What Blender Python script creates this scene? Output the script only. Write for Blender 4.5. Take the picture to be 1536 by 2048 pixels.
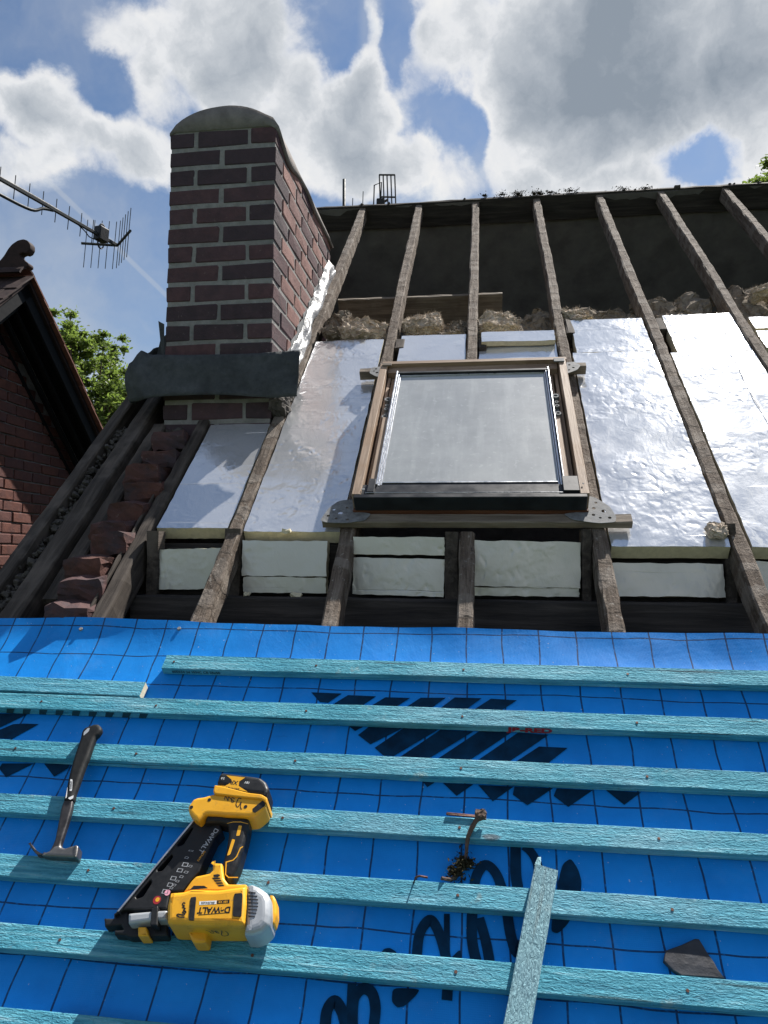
import bpy, bmesh, math, random
from math import sin, cos, pi, radians, atan2
from mathutils import Vector, Matrix, noise

for _o in list(bpy.data.objects):
    bpy.data.objects.remove(_o)
random.seed(11)
scene = bpy.context.scene
COL = scene.collection

# ------------------------------------------------------------------ frame of the roof slope
TH = 0.744023                       # pitch of the roof slope
RM = Matrix.Rotation(TH, 4, 'X')    # (u along the ridge, v up the slope, w off the slope) -> world
UV = lambda u, v, w=0.0: RM @ Vector((u, v, w))

# ------------------------------------------------------------------ camera
CAM_W = 1.62
cam_data = bpy.data.cameras.new('camera')
cam = bpy.data.objects.new('camera', cam_data)
COL.objects.link(cam)
yaw, pit, rol = 0.13317, 0.0656, 0.00812
fwd = Vector((-sin(yaw) * cos(pit), cos(yaw) * cos(pit), sin(pit)))
rgt = Vector((cos(yaw), sin(yaw), 0))
upv = rgt.cross(fwd)
r2 = cos(rol) * rgt + sin(rol) * upv
u2 = -sin(rol) * rgt + cos(rol) * upv
m = Matrix((r2, u2, -fwd)).transposed().to_4x4()
m.translation = UV(0, 0, CAM_W)
cam.matrix_world = m
cam_data.sensor_fit = 'VERTICAL'
cam_data.sensor_height = 36
cam_data.sensor_width = 27
cam_data.lens = 36 * 1485.5 / 2048
cam_data.clip_start = 0.02
cam_data.clip_end = 3000
scene.camera = cam

# ------------------------------------------------------------------ light
SUN = RM.to_3x3() @ Vector((0.307, 0.92, 0.245))
SUN.normalize()
EL = math.asin(SUN.z)
AZ = atan2(SUN.x, SUN.y)
sd = bpy.data.lights.new('sun', 'SUN')
sd.energy = 5.0
sd.angle = radians(0.55)
sd.color = (1.0, 0.95, 0.88)
so = bpy.data.objects.new('sun', sd)
COL.objects.link(so)
so.rotation_euler = SUN.to_track_quat('Z', 'Y').to_euler()

scene.view_settings.view_transform = 'Standard'
scene.view_settings.look = 'None'
scene.view_settings.exposure = 0.9
scene.view_settings.gamma = 1.0
scene.view_settings.use_curve_mapping = False
scene.render.engine = 'CYCLES'
scene.cycles.max_bounces = 8
scene.cycles.use_denoising = True


class NT:
    """small helper for node trees"""
    def __init__(self, tree):
        self.t = tree
        tree.nodes.clear()

    def n(self, typ, ins=None, **props):
        nd = self.t.nodes.new(typ)
        for k, v in props.items():
            setattr(nd, k, v)
        for k, v in (ins or {}).items():
            if isinstance(v, bpy.types.NodeSocket):
                self.t.links.new(v, nd.inputs[k])
            else:
                nd.inputs[k].default_value = v
        return nd

    def math(self, op, a, b=0.0, c=0.0, clamp=False):
        nd = self.n('ShaderNodeMath', {0: a, 1: b, 2: c}, operation=op, use_clamp=clamp)
        return nd.outputs[0]

    def vmath(self, op, a, b=(0, 0, 0)):
        nd = self.n('ShaderNodeVectorMath', {0: a, 1: b}, operation=op)
        return nd.outputs[0]

    def mix(self, f, a, b, blend='MIX'):
        nd = self.n('ShaderNodeMix', data_type='RGBA', blend_type=blend)
        for k, v in ((0, f), (6, a), (7, b)):
            if isinstance(v, bpy.types.NodeSocket):
                self.t.links.new(v, nd.inputs[k])
            else:
                nd.inputs[k].default_value = v if k == 0 else (v[0], v[1], v[2], 1)
        return nd.outputs[2]

    def noise(self, vec, scale, detail=5, rough=0.55, dist=0.0):
        return self.n('ShaderNodeTexNoise', {'Vector': vec, 'Scale': scale, 'Detail': detail, 'Roughness': rough, 'Distortion': dist}).outputs[0]

    def ramp(self, f, stops):
        nd = self.n('ShaderNodeValToRGB', {0: f})
        cr = nd.color_ramp
        while len(cr.elements) > 1:
            cr.elements.remove(cr.elements[0])
        for i, (p, c) in enumerate(stops):
            e = cr.elements[0] if i == 0 else cr.elements.new(p)
            e.position = p
            e.color = (c[0], c[1], c[2], 1) if not isinstance(c, (int, float)) else (c, c, c, 1)
        return nd.outputs[0]

    def mrange(self, f, a, b, c=0.0, d=1.0, smooth=True):
        nd = self.n('ShaderNodeMapRange', {0: f, 1: a, 2: b, 3: c, 4: d}, interpolation_type='SMOOTHSTEP' if smooth else 'LINEAR')
        return nd.outputs[0]


# ------------------------------------------------------------------ sky with broken cumulus, lit from behind
world = bpy.data.worlds.new('World')
scene.world = world
world.use_nodes = True
T = NT(world.node_tree)
SKY_STRENGTH = 0.05
sky = T.n('ShaderNodeTexSky', sky_type='NISHITA')
sky.sun_disc = False
sky.sun_elevation = EL
sky.sun_rotation = AZ
sky.air_density = 1.0
sky.dust_density = 0.6
sky.ozone_density = 1.5
tc = T.n('ShaderNodeTexCoord').outputs['Generated']
sep = T.n('ShaderNodeSeparateXYZ', {0: tc})
dx, dy, dz = sep.outputs
# billowing: the direction is bent by noise before the cloud shapes are looked up
w1 = T.n('ShaderNodeTexNoise', {'Vector': tc, 'Scale': 8.0, 'Detail': 8, 'Roughness': 0.6}).outputs[1]
w1 = T.vmath('SUBTRACT', w1, (0.5, 0.5, 0.5))
w1 = T.n('ShaderNodeVectorMath', {0: w1, 'Scale': 0.085}, operation='SCALE').outputs[0]
wv = T.vmath('ADD', tc, w1)
ws = T.n('ShaderNodeSeparateXYZ', {0: wv})
wx, wy, wz = ws.outputs
az = T.math('ARCTAN2', wx, wy)
el = T.math('ARCSINE', wz)
BLOBS = [(0.183, 0.595, 0.206, 0.145, 1.3),
         (0.077, 0.568, 0.103, 0.091, 1.05),
         (0.327, 0.578, 0.121, 0.115, 1.05),
         (-0.025, 0.63, 0.067, 0.067, 0.6),
         (0.143, 0.51, 0.103, 0.055, 0.95),
         (-0.067, 0.612, 0.036, 0.055, 0.4),
         (-0.324, 0.607, 0.091, 0.091, 0.85),
         (-0.392, 0.619, 0.079, 0.067, 0.65),
         (-0.482, 0.61, 0.067, 0.03, 0.35),
         (-0.255, 0.573, 0.055, 0.067, 0.6),
         (-0.436, 0.574, 0.061, 0.067, 0.5),
         (-0.161, 0.561, 0.067, 0.07, 0.85),
         (-0.191, 0.513, 0.085, 0.061, 0.95),
         (-0.108, 0.503, 0.073, 0.045, 0.6),
         (-0.039, 0.485, 0.055, 0.042, 0.45),
         (-0.281, 0.519, 0.073, 0.067, 0.6),
         (-0.592, 0.526, 0.091, 0.061, 0.75),
         (-0.526, 0.504, 0.079, 0.055, 0.7),
         (-0.61, 0.436, 0.079, 0.052, 0.65),
         (-0.47, 0.476, 0.067, 0.061, 0.65),
         (-0.554, 0.462, 0.079, 0.048, 0.6),
         (0.03, 0.509, 0.042, 0.055, 0.5),
         (0.077, 0.473, 0.067, 0.036, 0.6),
         (0.187, 0.472, 0.097, 0.039, 0.7),
         (0.353, 0.501, 0.055, 0.073, 0.7),
         (0.289, 0.446, 0.085, 0.027, 0.6),
         (-0.155, 0.655, 0.021, 0.067, 0.3)]
GAPS = [(-0.606, 0.591, 0.067, 0.036, 0.9),
         (-0.507, 0.545, 0.027, 0.03, 0.9),
         (-0.193, 0.635, 0.023, 0.042, 0.8),
         (-0.116, 0.632, 0.021, 0.048, 0.9),
         (-0.042, 0.553, 0.03, 0.033, 0.7),
         (-0.008, 0.522, 0.013, 0.03, 0.5),
         (0.275, 0.488, 0.038, 0.027, 1.0),
         (-0.52, 0.34, 0.139, 0.097, 1.2),
         (-0.449, 0.413, 0.042, 0.036, 0.5)]


def ellipse(a0, e0, ra, re):
    qa = T.math('DIVIDE', T.math('SUBTRACT', az, a0), ra)
    qe = T.math('DIVIDE', T.math('SUBTRACT', el, e0), re)
    return T.math('ADD', T.math('MULTIPLY', qa, qa), T.math('MULTIPLY', qe, qe))


base = T.n('ShaderNodeTexNoise', {'Vector': wv, 'Scale': 3.0, 'Detail': 3, 'Roughness': 0.5}).outputs[0]
fine = T.n('ShaderNodeTexNoise', {'Vector': tc, 'Scale': 15.0, 'Detail': 9, 'Roughness': 0.6, 'Distortion': 0.3}).outputs[0]
soft = T.n('ShaderNodeTexNoise', {'Vector': wv, 'Scale': 10.0, 'Detail': 6, 'Roughness': 0.6}).outputs[0]
acc = T.math('MULTIPLY', T.math('SUBTRACT', base, 0.545), 4.0)
for (a0, e0, ra, re, s) in BLOBS:
    puff = T.math('MULTIPLY', T.math('SUBTRACT', 1.0, ellipse(a0, e0, ra, re)), s)
    acc = T.math('SMOOTH_MAX', acc, puff, 0.12)
for (a0, e0, ra, re, s) in GAPS:
    acc = T.math('SUBTRACT', acc, T.math('MULTIPLY', T.math('POWER', 2.718, T.math('MULTIPLY', ellipse(a0, e0, ra, re), -1.0)), s))
acc = T.math('MAXIMUM', acc, -0.7)
dens = T.math('ADD', acc, T.math('MULTIPLY', T.math('SUBTRACT', fine, 0.5), 1.3))
mask = T.mrange(dens, -0.14, 0.42)
thick = T.math('ADD', T.math('MULTIPLY', acc, 0.82), T.math('MULTIPLY', T.math('SUBTRACT', soft, 0.5), 1.25))
thick = T.math('ADD', thick, T.math('MULTIPLY', T.math('SUBTRACT', fine, 0.5), 0.35))
shade = T.ramp(thick, [(0.0, (0.86, 0.90, 0.95)), (0.16, (1.0, 1.0, 1.0)), (0.34, (0.90, 0.92, 0.95)), (0.52, (0.66, 0.70, 0.75)), (0.75, (0.47, 0.52, 0.585)), (1.0, (0.31, 0.365, 0.435))])
lum = T.n('ShaderNodeVectorMath', {0: shade, 'Scale': 9.4}, operation='SCALE').outputs[0]
# thin high veil, stronger near the horizon
veil = T.math('MULTIPLY', T.mrange(T.n('ShaderNodeTexNoise', {'Vector': wv, 'Scale': 3.3, 'Detail': 6, 'Roughness': 0.6}).outputs[0], 0.38, 0.75), 0.5)
low = T.mrange(dz, 0.02, 0.6, 0.30, 0.0)
veil = T.math('ADD', veil, low, clamp=True)
skyc = T.n('ShaderNodeVectorMath', {0: sky.outputs[0], 1: (0.82, 0.97, 1.10)}, operation='MULTIPLY').outputs[0]


def trail(a, b, width, amount):
    """a contrail: a soft straight band between two directions"""
    A = Vector((sin(a[0]) * cos(a[1]), cos(a[0]) * cos(a[1]), sin(a[1])))
    B = Vector((sin(b[0]) * cos(b[1]), cos(b[0]) * cos(b[1]), sin(b[1])))
    n = A.cross(B).normalized()
    d = T.n('ShaderNodeVectorMath', {0: T.vmath('ADD', tc, T.n('ShaderNodeVectorMath', {0: w1, 'Scale': 0.06}, operation='SCALE').outputs[0]), 1: n}, operation='DOT_PRODUCT').outputs['Value']
    band = T.mrange(T.math('ABSOLUTE', d), width * 0.35, width, 1.0, 0.0)
    mid = (A + B).normalized()
    c = T.n('ShaderNodeVectorMath', {0: tc, 1: mid}, operation='DOT_PRODUCT').outputs['Value']
    reach = A.dot(mid)
    return T.math('MULTIPLY', T.math('MULTIPLY', band, T.mrange(c, reach - 0.01, reach + 0.006)), amount)


tr1 = trail((-0.155, 0.74), (-0.158, 0.61), 0.018, 0.30)
tr2 = trail((-0.70, 0.52), (-0.36, 0.28), 0.004, 0.22)
veil = T.math('ADD', veil, T.math('ADD', tr1, tr2), clamp=True)
c1 = T.mix(veil, skyc, (6.0, 6.4, 6.9))
c2 = T.mix(mask, c1, lum)
bg = T.n('ShaderNodeBackground', {0: c2, 1: SKY_STRENGTH})
wo = T.n('ShaderNodeOutputWorld', {0: bg.outputs[0]})


# ------------------------------------------------------------------ materials
def newmat(name):
    mt = bpy.data.materials.new(name)
    mt.use_nodes = True
    return mt, NT(mt.node_tree)


def finish(t, **ins):
    b = t.n('ShaderNodeBsdfPrincipled', ins)
    t.n('ShaderNodeOutputMaterial', {0: b.outputs[0]})
    return b


def coords(t, scale=(1, 1, 1), rnd=True):
    v = t.n('ShaderNodeTexCoord').outputs['Object']
    if rnd:
        r = t.n('ShaderNodeObjectInfo').outputs['Random']
        off = t.n('ShaderNodeCombineXYZ', {0: t.math('MULTIPLY', r, 17.3), 1: t.math('MULTIPLY', r, 9.1), 2: t.math('MULTIPLY', r, 5.7)}).outputs[0]
        v = t.vmath('ADD', v, off)
    return t.vmath('MULTIPLY', v, scale), v


def bump(t, h, strength=0.4, dist=0.01):
    return t.n('ShaderNodeBump', {'Height': h, 'Strength': strength, 'Distance': dist}).outputs[0]


def M_plain(name, col, rough=0.6, metal=0.0, var=0.15, nscale=30, bstr=0.15, spec=0.5):
    mt, t = newmat(name)
    v, _ = coords(t)
    n = t.noise(v, nscale, 6, 0.6)
    lo = tuple(c * (1 - var) for c in col)
    hi = tuple(min(1, c * (1 + var)) for c in col)
    c = t.ramp(n, [(0.3, lo), (0.7, hi)])
    finish(t, **{'Base Color': c, 'Roughness': t.mrange(n, 0.3, 0.7, max(0.02, rough - 0.08), min(1, rough + 0.08)), 'Metallic': metal,
                 'Normal': bump(t, n, bstr, 0.004), 'Specular IOR Level': spec})
    return mt


def M_wood(name, cols, axis, rough=0.75, freq=60, bstr=0.6, blotch=None, stretch=0.06, bdist=0.004):
    mt, t = newmat(name)
    sc = [1, 1, 1]
    sc[axis] = stretch
    v, raw = coords(t, tuple(sc))
    g = t.noise(v, freq, 8, 0.65, 0.6)
    c = t.ramp(g, [(0.28, cols[0]), (0.5, cols[1]), (0.72, cols[2])])
    big = t.noise(raw, 5, 4, 0.6)
    if blotch:
        c = t.mix(t.math('MULTIPLY', t.mrange(big, 0.48, 0.66), 0.75), c, blotch)
    fine = t.noise(v, freq * 3.2, 4, 0.7)
    h = t.math('ADD', g, t.math('MULTIPLY', fine, 0.6))
    finish(t, **{'Base Color': c, 'Roughness': rough, 'Normal': bump(t, h, bstr, bdist), 'Specular IOR Level': 0.25})
    return mt


def M_rafter():
    mt, t = newmat('weathered_rafter')
    v, raw = coords(t, (1, 0.08, 1))
    g = t.noise(v, 55, 8, 0.7, 0.5)
    c = t.ramp(g, [(0.25, (0.04, 0.030, 0.023)), (0.5, (0.13, 0.10, 0.078)), (0.75, (0.31, 0.26, 0.215))])
    # bands left by the old laths, every ten centimetres or so, with lime crumbs and nail marks
    sx = t.n('ShaderNodeSeparateXYZ', {0: raw}).outputs[1]
    bw = t.n('ShaderNodeTexNoise', {'Vector': raw, 'Scale': 9, 'Detail': 3}).outputs[0]
    ph = t.math('FRACT', t.math('ADD', t.math('DIVIDE', sx, 0.105), t.math('MULTIPLY', bw, 1.9)))
    band = t.mrange(ph, 0.35, 0.5)
    c = t.mix(t.math('MULTIPLY', t.math('MULTIPLY', band, t.mrange(t.noise(raw, 6, 3, 0.6), 0.4, 0.65)), 0.5), c, (0.30, 0.265, 0.23))
    cr = t.mrange(t.noise(raw, 48, 5, 0.7), 0.60, 0.68)
    c = t.mix(t.math('MULTIPLY', cr, 0.6), c, (0.46, 0.43, 0.38))
    dk = t.mrange(t.noise(raw, 23, 5, 0.7), 0.58, 0.7)
    c = t.mix(t.math('MULTIPLY', dk, 0.7), c, (0.02, 0.017, 0.015))
    h = t.math('ADD', g, t.math('ADD', t.math('MULTIPLY', t.noise(raw, 90, 6, 0.7), 0.7), t.math('MULTIPLY', band, 0.25)))
    finish(t, **{'Base Color': c, 'Roughness': 0.85, 'Normal': bump(t, h, 1.0, 0.010), 'Specular IOR Level': 0.2})
    return mt


def M_batten(name='blue_treated_batten', fade=0.0):
    mt, t = newmat(name)
    v, raw = coords(t, (0.055, 1, 1))
    g = t.noise(v, 75, 7, 0.62, 1.2)
    c = t.ramp(g, [(0.25, (0.007, 0.11, 0.17)), (0.44, (0.03, 0.24, 0.325)), (0.58, (0.085, 0.36, 0.455)), (0.75, (0.33, 0.56, 0.62))])
    pale = t.mrange(t.noise(t.vmath('MULTIPLY', raw, (0.3, 1, 1)), 7, 4, 0.6), 0.5, 0.75)
    c = t.mix(t.math('MULTIPLY', pale, 0.28), c, (0.36, 0.53, 0.56))
    tan = t.mrange(t.noise(raw, 16, 4, 0.6), 0.64, 0.76)
    c = t.mix(t.math('MULTIPLY', tan, 0.5), c, (0.34, 0.36, 0.29))
    deep = t.mrange(t.noise(t.vmath('MULTIPLY', raw, (0.5, 1, 1)), 11, 3, 0.6), 0.52, 0.72)
    c = t.mix(t.math('MULTIPLY', deep, 0.4), c, (0.02, 0.27, 0.42))
    # a few knots
    vo = t.n('ShaderNodeTexVoronoi', {'Vector': t.vmath('MULTIPLY', raw, (3.1, 9, 9)), 'Scale': 1.0})
    kn = t.mrange(vo.outputs[0], 0.045, 0.085, 1.0, 0.0)
    c = t.mix(t.math('MULTIPLY', kn, 0.75), c, (0.12, 0.075, 0.055))
    rnd_ = t.n('ShaderNodeObjectInfo').outputs['Random']
    c = t.mix(t.math('MULTIPLY', rnd_, 0.55), c, t.mix(0.5, c, (0.17, 0.40, 0.58)))
    grey = t.mrange(t.noise(t.vmath('MULTIPLY', raw, (0.8, 1, 1)), 3.1, 6, 0.7), 0.5, 0.68)
    c = t.mix(t.math('MULTIPLY', grey, 0.28), c, (0.27, 0.42, 0.50))
    split = t.mrange(t.noise(t.vmath('MULTIPLY', raw, (0.05, 1.6, 1.6)), 46, 3, 0.5, 0.3), 0.655, 0.69)
    c = t.mix(t.math('MULTIPLY', split, 0.8), c, (0.015, 0.06, 0.08))
    c = t.mix(fade, c, (0.36, 0.50, 0.52))
    saw = t.noise(t.vmath('MULTIPLY', raw, (0.32, 1, 1)), 210, 3, 0.6, 0.8)
    h = t.math('ADD', t.math('MULTIPLY', g, 0.8), t.math('MULTIPLY', saw, 1.3))
    finish(t, **{'Base Color': c, 'Roughness': 0.75, 'Normal': bump(t, h, 0.85, 0.0055), 'Specular IOR Level': 0.25})
    return mt


def M_membrane():
    mt, t = newmat('blue_breather_membrane')
    raw = t.n('ShaderNodeTexCoord').outputs['Object']
    wob = t.n('ShaderNodeTexNoise', {'Vector': raw, 'Scale': 4.5, 'Detail': 2}).outputs[1]
    wob = t.n('ShaderNodeVectorMath', {0: t.vmath('SUBTRACT', wob, (0.5, 0.5, 0.5)), 'Scale': 0.022}, operation='SCALE').outputs[0]
    p = t.vmath('ADD', raw, wob)
    s = t.n('ShaderNodeSeparateXYZ', {0: p})
    lines = None
    for k, off, wd in ((0, 1.4457, 0.0017), (1, -1.4403, 0.0014)):
        x = t.math('ADD', s.outputs[k], off + 50.0)
        f = t.math('FRACT', t.math('ADD', t.math('DIVIDE', x, 0.1), 0.5))
        d = t.math('ABSOLUTE', t.math('SUBTRACT', f, 0.5))
        ln = t.mrange(d, wd * 10, wd * 10 + 0.008, 1.0, 0.0)
        lines = ln if lines is None else t.math('MAXIMUM', lines, ln)
    n = t.noise(raw, 7, 4, 0.6)
    c = t.ramp(n, [(0.3, (0.0, 0.20, 0.62)), (0.7, (0.004, 0.26, 0.76))])
    lines = t.math('MULTIPLY', lines, t.mrange(t.noise(raw, 60, 3, 0.6), 0.25, 0.5, 0.45, 0.9))
    c = t.mix(lines, c, (0.002, 0.016, 0.06))
    dust = t.mrange(t.noise(raw, 5.5, 8, 0.72), 0.50, 0.78)
    c = t.mix(t.math('MULTIPLY', dust, 0.16), c, (0.22, 0.32, 0.45))
    speck = t.mrange(t.noise(raw, 130, 2, 0.5), 0.735, 0.76)
    c = t.mix(t.math('MULTIPLY', speck, 0.6), c, (0.5, 0.55, 0.6))
    scuff = t.mrange(t.noise(t.vmath('MULTIPLY', raw, (1, 4, 1)), 9, 7, 0.75), 0.60, 0.74)
    c = t.mix(t.math('MULTIPLY', scuff, 0.35), c, (0.0, 0.07, 0.28))
    # embossed diamonds and spun-bond fuzz
    dm = t.n('ShaderNodeTexVoronoi', {'Vector': t.vmath('MULTIPLY', raw, (1, 1, 0)), 'Scale': 260.0, 'Randomness': 0.12})
    h = t.math('ADD', t.math('MULTIPLY', dm.outputs[0], 0.35), t.math('MULTIPLY', t.noise(t.vmath('MULTIPLY', raw, (1.0, 0.6, 1)), 9, 7, 0.62, 0.5), 3.0))
    h = t.math('ADD', h, t.math('MULTIPLY', t.noise(t.vmath('MULTIPLY', raw, (1.0, 0.5, 1)), 3.4, 3, 0.5), 9.0))
    finish(t, **{'Base Color': c, 'Roughness': 0.6, 'Normal': bump(t, h, 0.25, 0.004), 'Specular IOR Level': 0.25})
    return mt


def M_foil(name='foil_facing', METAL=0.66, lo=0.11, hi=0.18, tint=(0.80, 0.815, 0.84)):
    mt, t = newmat(name)
    v, raw = coords(t)
    ws_ = t.n('ShaderNodeTexNoise', {'Vector': v, 'Scale': 7.0, 'Detail': 3}).outputs[1]
    vv = t.vmath('ADD', v, t.n('ShaderNodeVectorMath', {0: ws_, 'Scale': 0.10}, operation='SCALE').outputs[0])
    big = t.noise(t.vmath('MULTIPLY', vv, (1.0, 0.45, 1)), 22, 4, 0.55, 0.6)
    dent = t.n('ShaderNodeTexVoronoi', {'Vector': t.vmath('MULTIPLY', vv, (1.0, 0.6, 1)), 'Scale': 34.0}, feature='SMOOTH_F1')
    dents = t.mrange(dent.outputs[0], 0.0, 0.45)
    # horizontal rucks of the laminate every decimetre or so
    sy = t.n('ShaderNodeSeparateXYZ', {0: t.vmath('ADD', raw, t.n('ShaderNodeVectorMath', {0: ws_, 'Scale': 0.02}, operation='SCALE').outputs[0])}).outputs[1]
    fr = t.math('ABSOLUTE', t.math('SUBTRACT', t.math('FRACT', t.math('DIVIDE', t.math('ADD', sy, 40.0), 0.118)), 0.5))
    ruck = t.mrange(fr, 0.0, 0.022, 0.0, 1.0)
    patch = t.mrange(t.noise(raw, 3.6, 4, 0.6), 0.46, 0.62)
    ruckm = t.mrange(t.noise(t.vmath('MULTIPLY', raw, (1.0, 7.0, 1)), 1.7, 3, 0.6), 0.47, 0.6)
    ruck = t.math('MULTIPLY', t.math('SUBTRACT', 1.0, ruck), ruckm)
    h = t.math('ADD', t.math('MULTIPLY', big, 0.6), t.math('SUBTRACT', t.math('MULTIPLY', t.math('MULTIPLY', dents, patch), 0.62), t.math('MULTIPLY', ruck, 0.25)))
    h = t.math('ADD', h, t.math('MULTIPLY', t.noise(raw, 120, 4, 0.6), 0.06))
    dirt = t.mrange(t.noise(raw, 13, 7, 0.72), 0.58, 0.78)
    c = t.mix(t.math('MULTIPLY', dirt, 0.5), tint, (0.52, 0.50, 0.48))
    r = t.mrange(t.noise(raw, 9, 5, 0.6), 0.3, 0.7, lo, hi)
    finish(t, **{'Base Color': c, 'Roughness': r, 'Metallic': METAL, 'Normal': bump(t, h, 0.24, 0.010)})
    return mt


def M_brick(name, c1, c2, soot=0.35):
    mt, t = newmat(name)
    v, raw = coords(t)
    n = t.noise(v, 22, 7, 0.65)
    c = t.ramp(n, [(0.3, c1), (0.7, c2)])
    s = t.mrange(t.noise(v, 9, 5, 0.65), 0.42, 0.68)
    c = t.mix(t.math('MULTIPLY', s, soot), c, (0.035, 0.03, 0.034))
    pale = t.mrange(t.noise(v, 55, 5, 0.7), 0.62, 0.72)
    c = t.mix(t.math('MULTIPLY', pale, 0.35), c, (0.30, 0.25, 0.23))
    r = t.n('ShaderNodeObjectInfo').outputs['Random']
    c = t.mix(t.math('MULTIPLY', r, 0.45), c, (0.07, 0.05, 0.06))
    finish(t, **{'Base Color': c, 'Roughness': 0.85, 'Normal': bump(t, t.noise(v, 70, 7, 0.7), 0.6, 0.006), 'Specular IOR Level': 0.25})
    return mt


def M_mortar(name, a, b, scale=30):
    mt, t = newmat(name)
    v, raw = coords(t, rnd=False)
    n = t.noise(v, scale, 8, 0.7)
    c = t.ramp(n, [(0.3, a), (0.7, b)])
    st = t.mrange(t.noise(v, 4, 4, 0.6), 0.45, 0.7)
    c = t.mix(t.math('MULTIPLY', st, 0.45), c, tuple(x * 0.45 for x in a))
    finish(t, **{'Base Color': c, 'Roughness': 0.9, 'Normal': bump(t, n, 0.7, 0.01), 'Specular IOR Level': 0.2})
    return mt


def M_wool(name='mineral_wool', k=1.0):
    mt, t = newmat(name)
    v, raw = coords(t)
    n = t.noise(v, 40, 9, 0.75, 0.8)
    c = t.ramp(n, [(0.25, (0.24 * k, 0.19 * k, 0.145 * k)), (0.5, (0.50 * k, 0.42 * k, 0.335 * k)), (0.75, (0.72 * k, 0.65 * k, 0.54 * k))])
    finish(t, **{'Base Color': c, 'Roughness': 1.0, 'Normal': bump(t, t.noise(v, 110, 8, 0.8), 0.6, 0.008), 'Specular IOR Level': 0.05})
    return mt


def M_glass():
    mt, t = newmat('dusty_glass')
    v, raw = coords(t, rnd=False)
    dirt = t.noise(v, 5.5, 8, 0.68)
    spots = t.mrange(t.noise(v, 38, 6, 0.7), 0.56, 0.72)
    runs = t.noise(t.vmath('MULTIPLY', v, (1, 0.12, 1)), 26, 4, 0.6)
    k = t.math('ADD', t.mrange(dirt, 0.25, 0.8, 0.56, 0.74), t.math('MULTIPLY', spots, 0.16))
    k = t.math('ADD', k, t.mrange(runs, 0.45, 0.7, 0.0, 0.08), clamp=True)
    dust = t.n('ShaderNodeBsdfPrincipled', {'Base Color': (0.46, 0.48, 0.48, 1), 'Roughness': 0.5, 'Specular IOR Level': 0.4})
    tra = t.n('ShaderNodeBsdfTransparent', {0: (0.72, 0.80, 0.82, 1)})
    glo = t.n('ShaderNodeBsdfGlossy', {0: (1, 1, 1, 1), 'Roughness': 0.06})
    fr = t.n('ShaderNodeFresnel', {0: 1.5}).outputs[0]
    cl = t.n('ShaderNodeMixShader', {0: t.math('MULTIPLY', fr, 1.9, clamp=True), 1: tra.outputs[0], 2: glo.outputs[0]})
    mx = t.n('ShaderNodeMixShader', {0: k, 1: cl.outputs[0], 2: dust.outputs[0]})
    mx2 = t.n('ShaderNodeMixShader', {0: t.math('MULTIPLY', fr, 1.3, clamp=True), 1: mx.outputs[0], 2: glo.outputs[0]})
    t.n('ShaderNodeOutputMaterial', {0: mx2.outputs[0]})
    return mt


def M_leaf(name, col):
    mt, t = newmat(name)
    r = t.n('ShaderNodeNewGeometry').outputs['Random Per Island']
    c = t.ramp(r, [(0.0, tuple(x * 0.55 for x in col)), (0.6, col), (1.0, (col[0] * 1.7, col[1] * 1.5, col[2] * 1.2))])
    d = t.n('ShaderNodeBsdfPrincipled', {'Base Color': c, 'Roughness': 0.5, 'Specular IOR Level': 0.3})
    tl = t.n('ShaderNodeBsdfTranslucent', {0: t.mix(0.6, c, (0.26, 0.38, 0.06))})
    mx = t.n('ShaderNodeMixShader', {0: 0.5, 1: d.outputs[0], 2: tl.outputs[0]})
    t.n('ShaderNodeOutputMaterial', {0: mx.outputs[0]})
    return mt


def M_yellow():
    mt, t = newmat('yellow_plastic')
    v, raw = coords(t)
    n = t.noise(v, 18, 6, 0.65)
    c = t.ramp(n, [(0.3, (0.72, 0.34, 0.012)), (0.7, (0.84, 0.42, 0.02))])
    grime = t.mrange(t.noise(v, 28, 8, 0.75), 0.54, 0.72)
    c = t.mix(t.math('MULTIPLY', grime, 0.45), c, (0.24, 0.13, 0.03))
    sc_ = t.mrange(t.noise(t.vmath('MULTIPLY', v, (1, 6, 3)), 40, 4, 0.6), 0.66, 0.72)
    c = t.mix(t.math('MULTIPLY', sc_, 0.5), c, (0.30, 0.20, 0.08))
    finish(t, **{'Base Color': c, 'Roughness': t.mrange(grime, 0, 1, 0.40, 0.65), 'Normal': bump(t, n, 0.08, 0.002)})
    return mt


def M_plastic_sheet():
    mt, t = newmat('clear_plastic_sheet')
    v, raw = coords(t)
    n = t.noise(v, 30, 6, 0.6)
    d = t.n('ShaderNodeBsdfPrincipled', {'Base Color': (0.48, 0.49, 0.51, 1), 'Roughness': 0.34, 'Normal': bump(t, n, 0.6, 0.01)})
    tr_ = t.n('ShaderNodeBsdfTransparent', {0: (0.95, 0.97, 1, 1)})
    mx = t.n('ShaderNodeMixShader', {0: t.mrange(n, 0.3, 0.7, 0.25, 0.75), 1: tr_.outputs[0], 2: d.outputs[0]})
    t.n('ShaderNodeOutputMaterial', {0: mx.outputs[0]})
    return mt


def M_brickwall():
    mt, t = newmat('far_brickwork')
    v = t.n('ShaderNodeTexCoord').outputs['Object']
    s = t.n('ShaderNodeSeparateXYZ', {0: v})
    q = t.n('ShaderNodeCombineXYZ', {0: t.math('ADD', s.outputs[0], s.outputs[1]), 1: s.outputs[2]}).outputs[0]
    b = t.n('ShaderNodeTexBrick', {'Vector': q, 'Color1': (0.16, 0.06, 0.04, 1), 'Color2': (0.10, 0.045, 0.04, 1), 'Mortar': (0.25, 0.23, 0.2, 1),
                                   'Scale': 1.0, 'Mortar Size': 0.006, 'Brick Width': 0.24, 'Row Height': 0.083})
    finish(t, **{'Base Color': b.outputs[0], 'Roughness': 0.9})
    return mt


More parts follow.
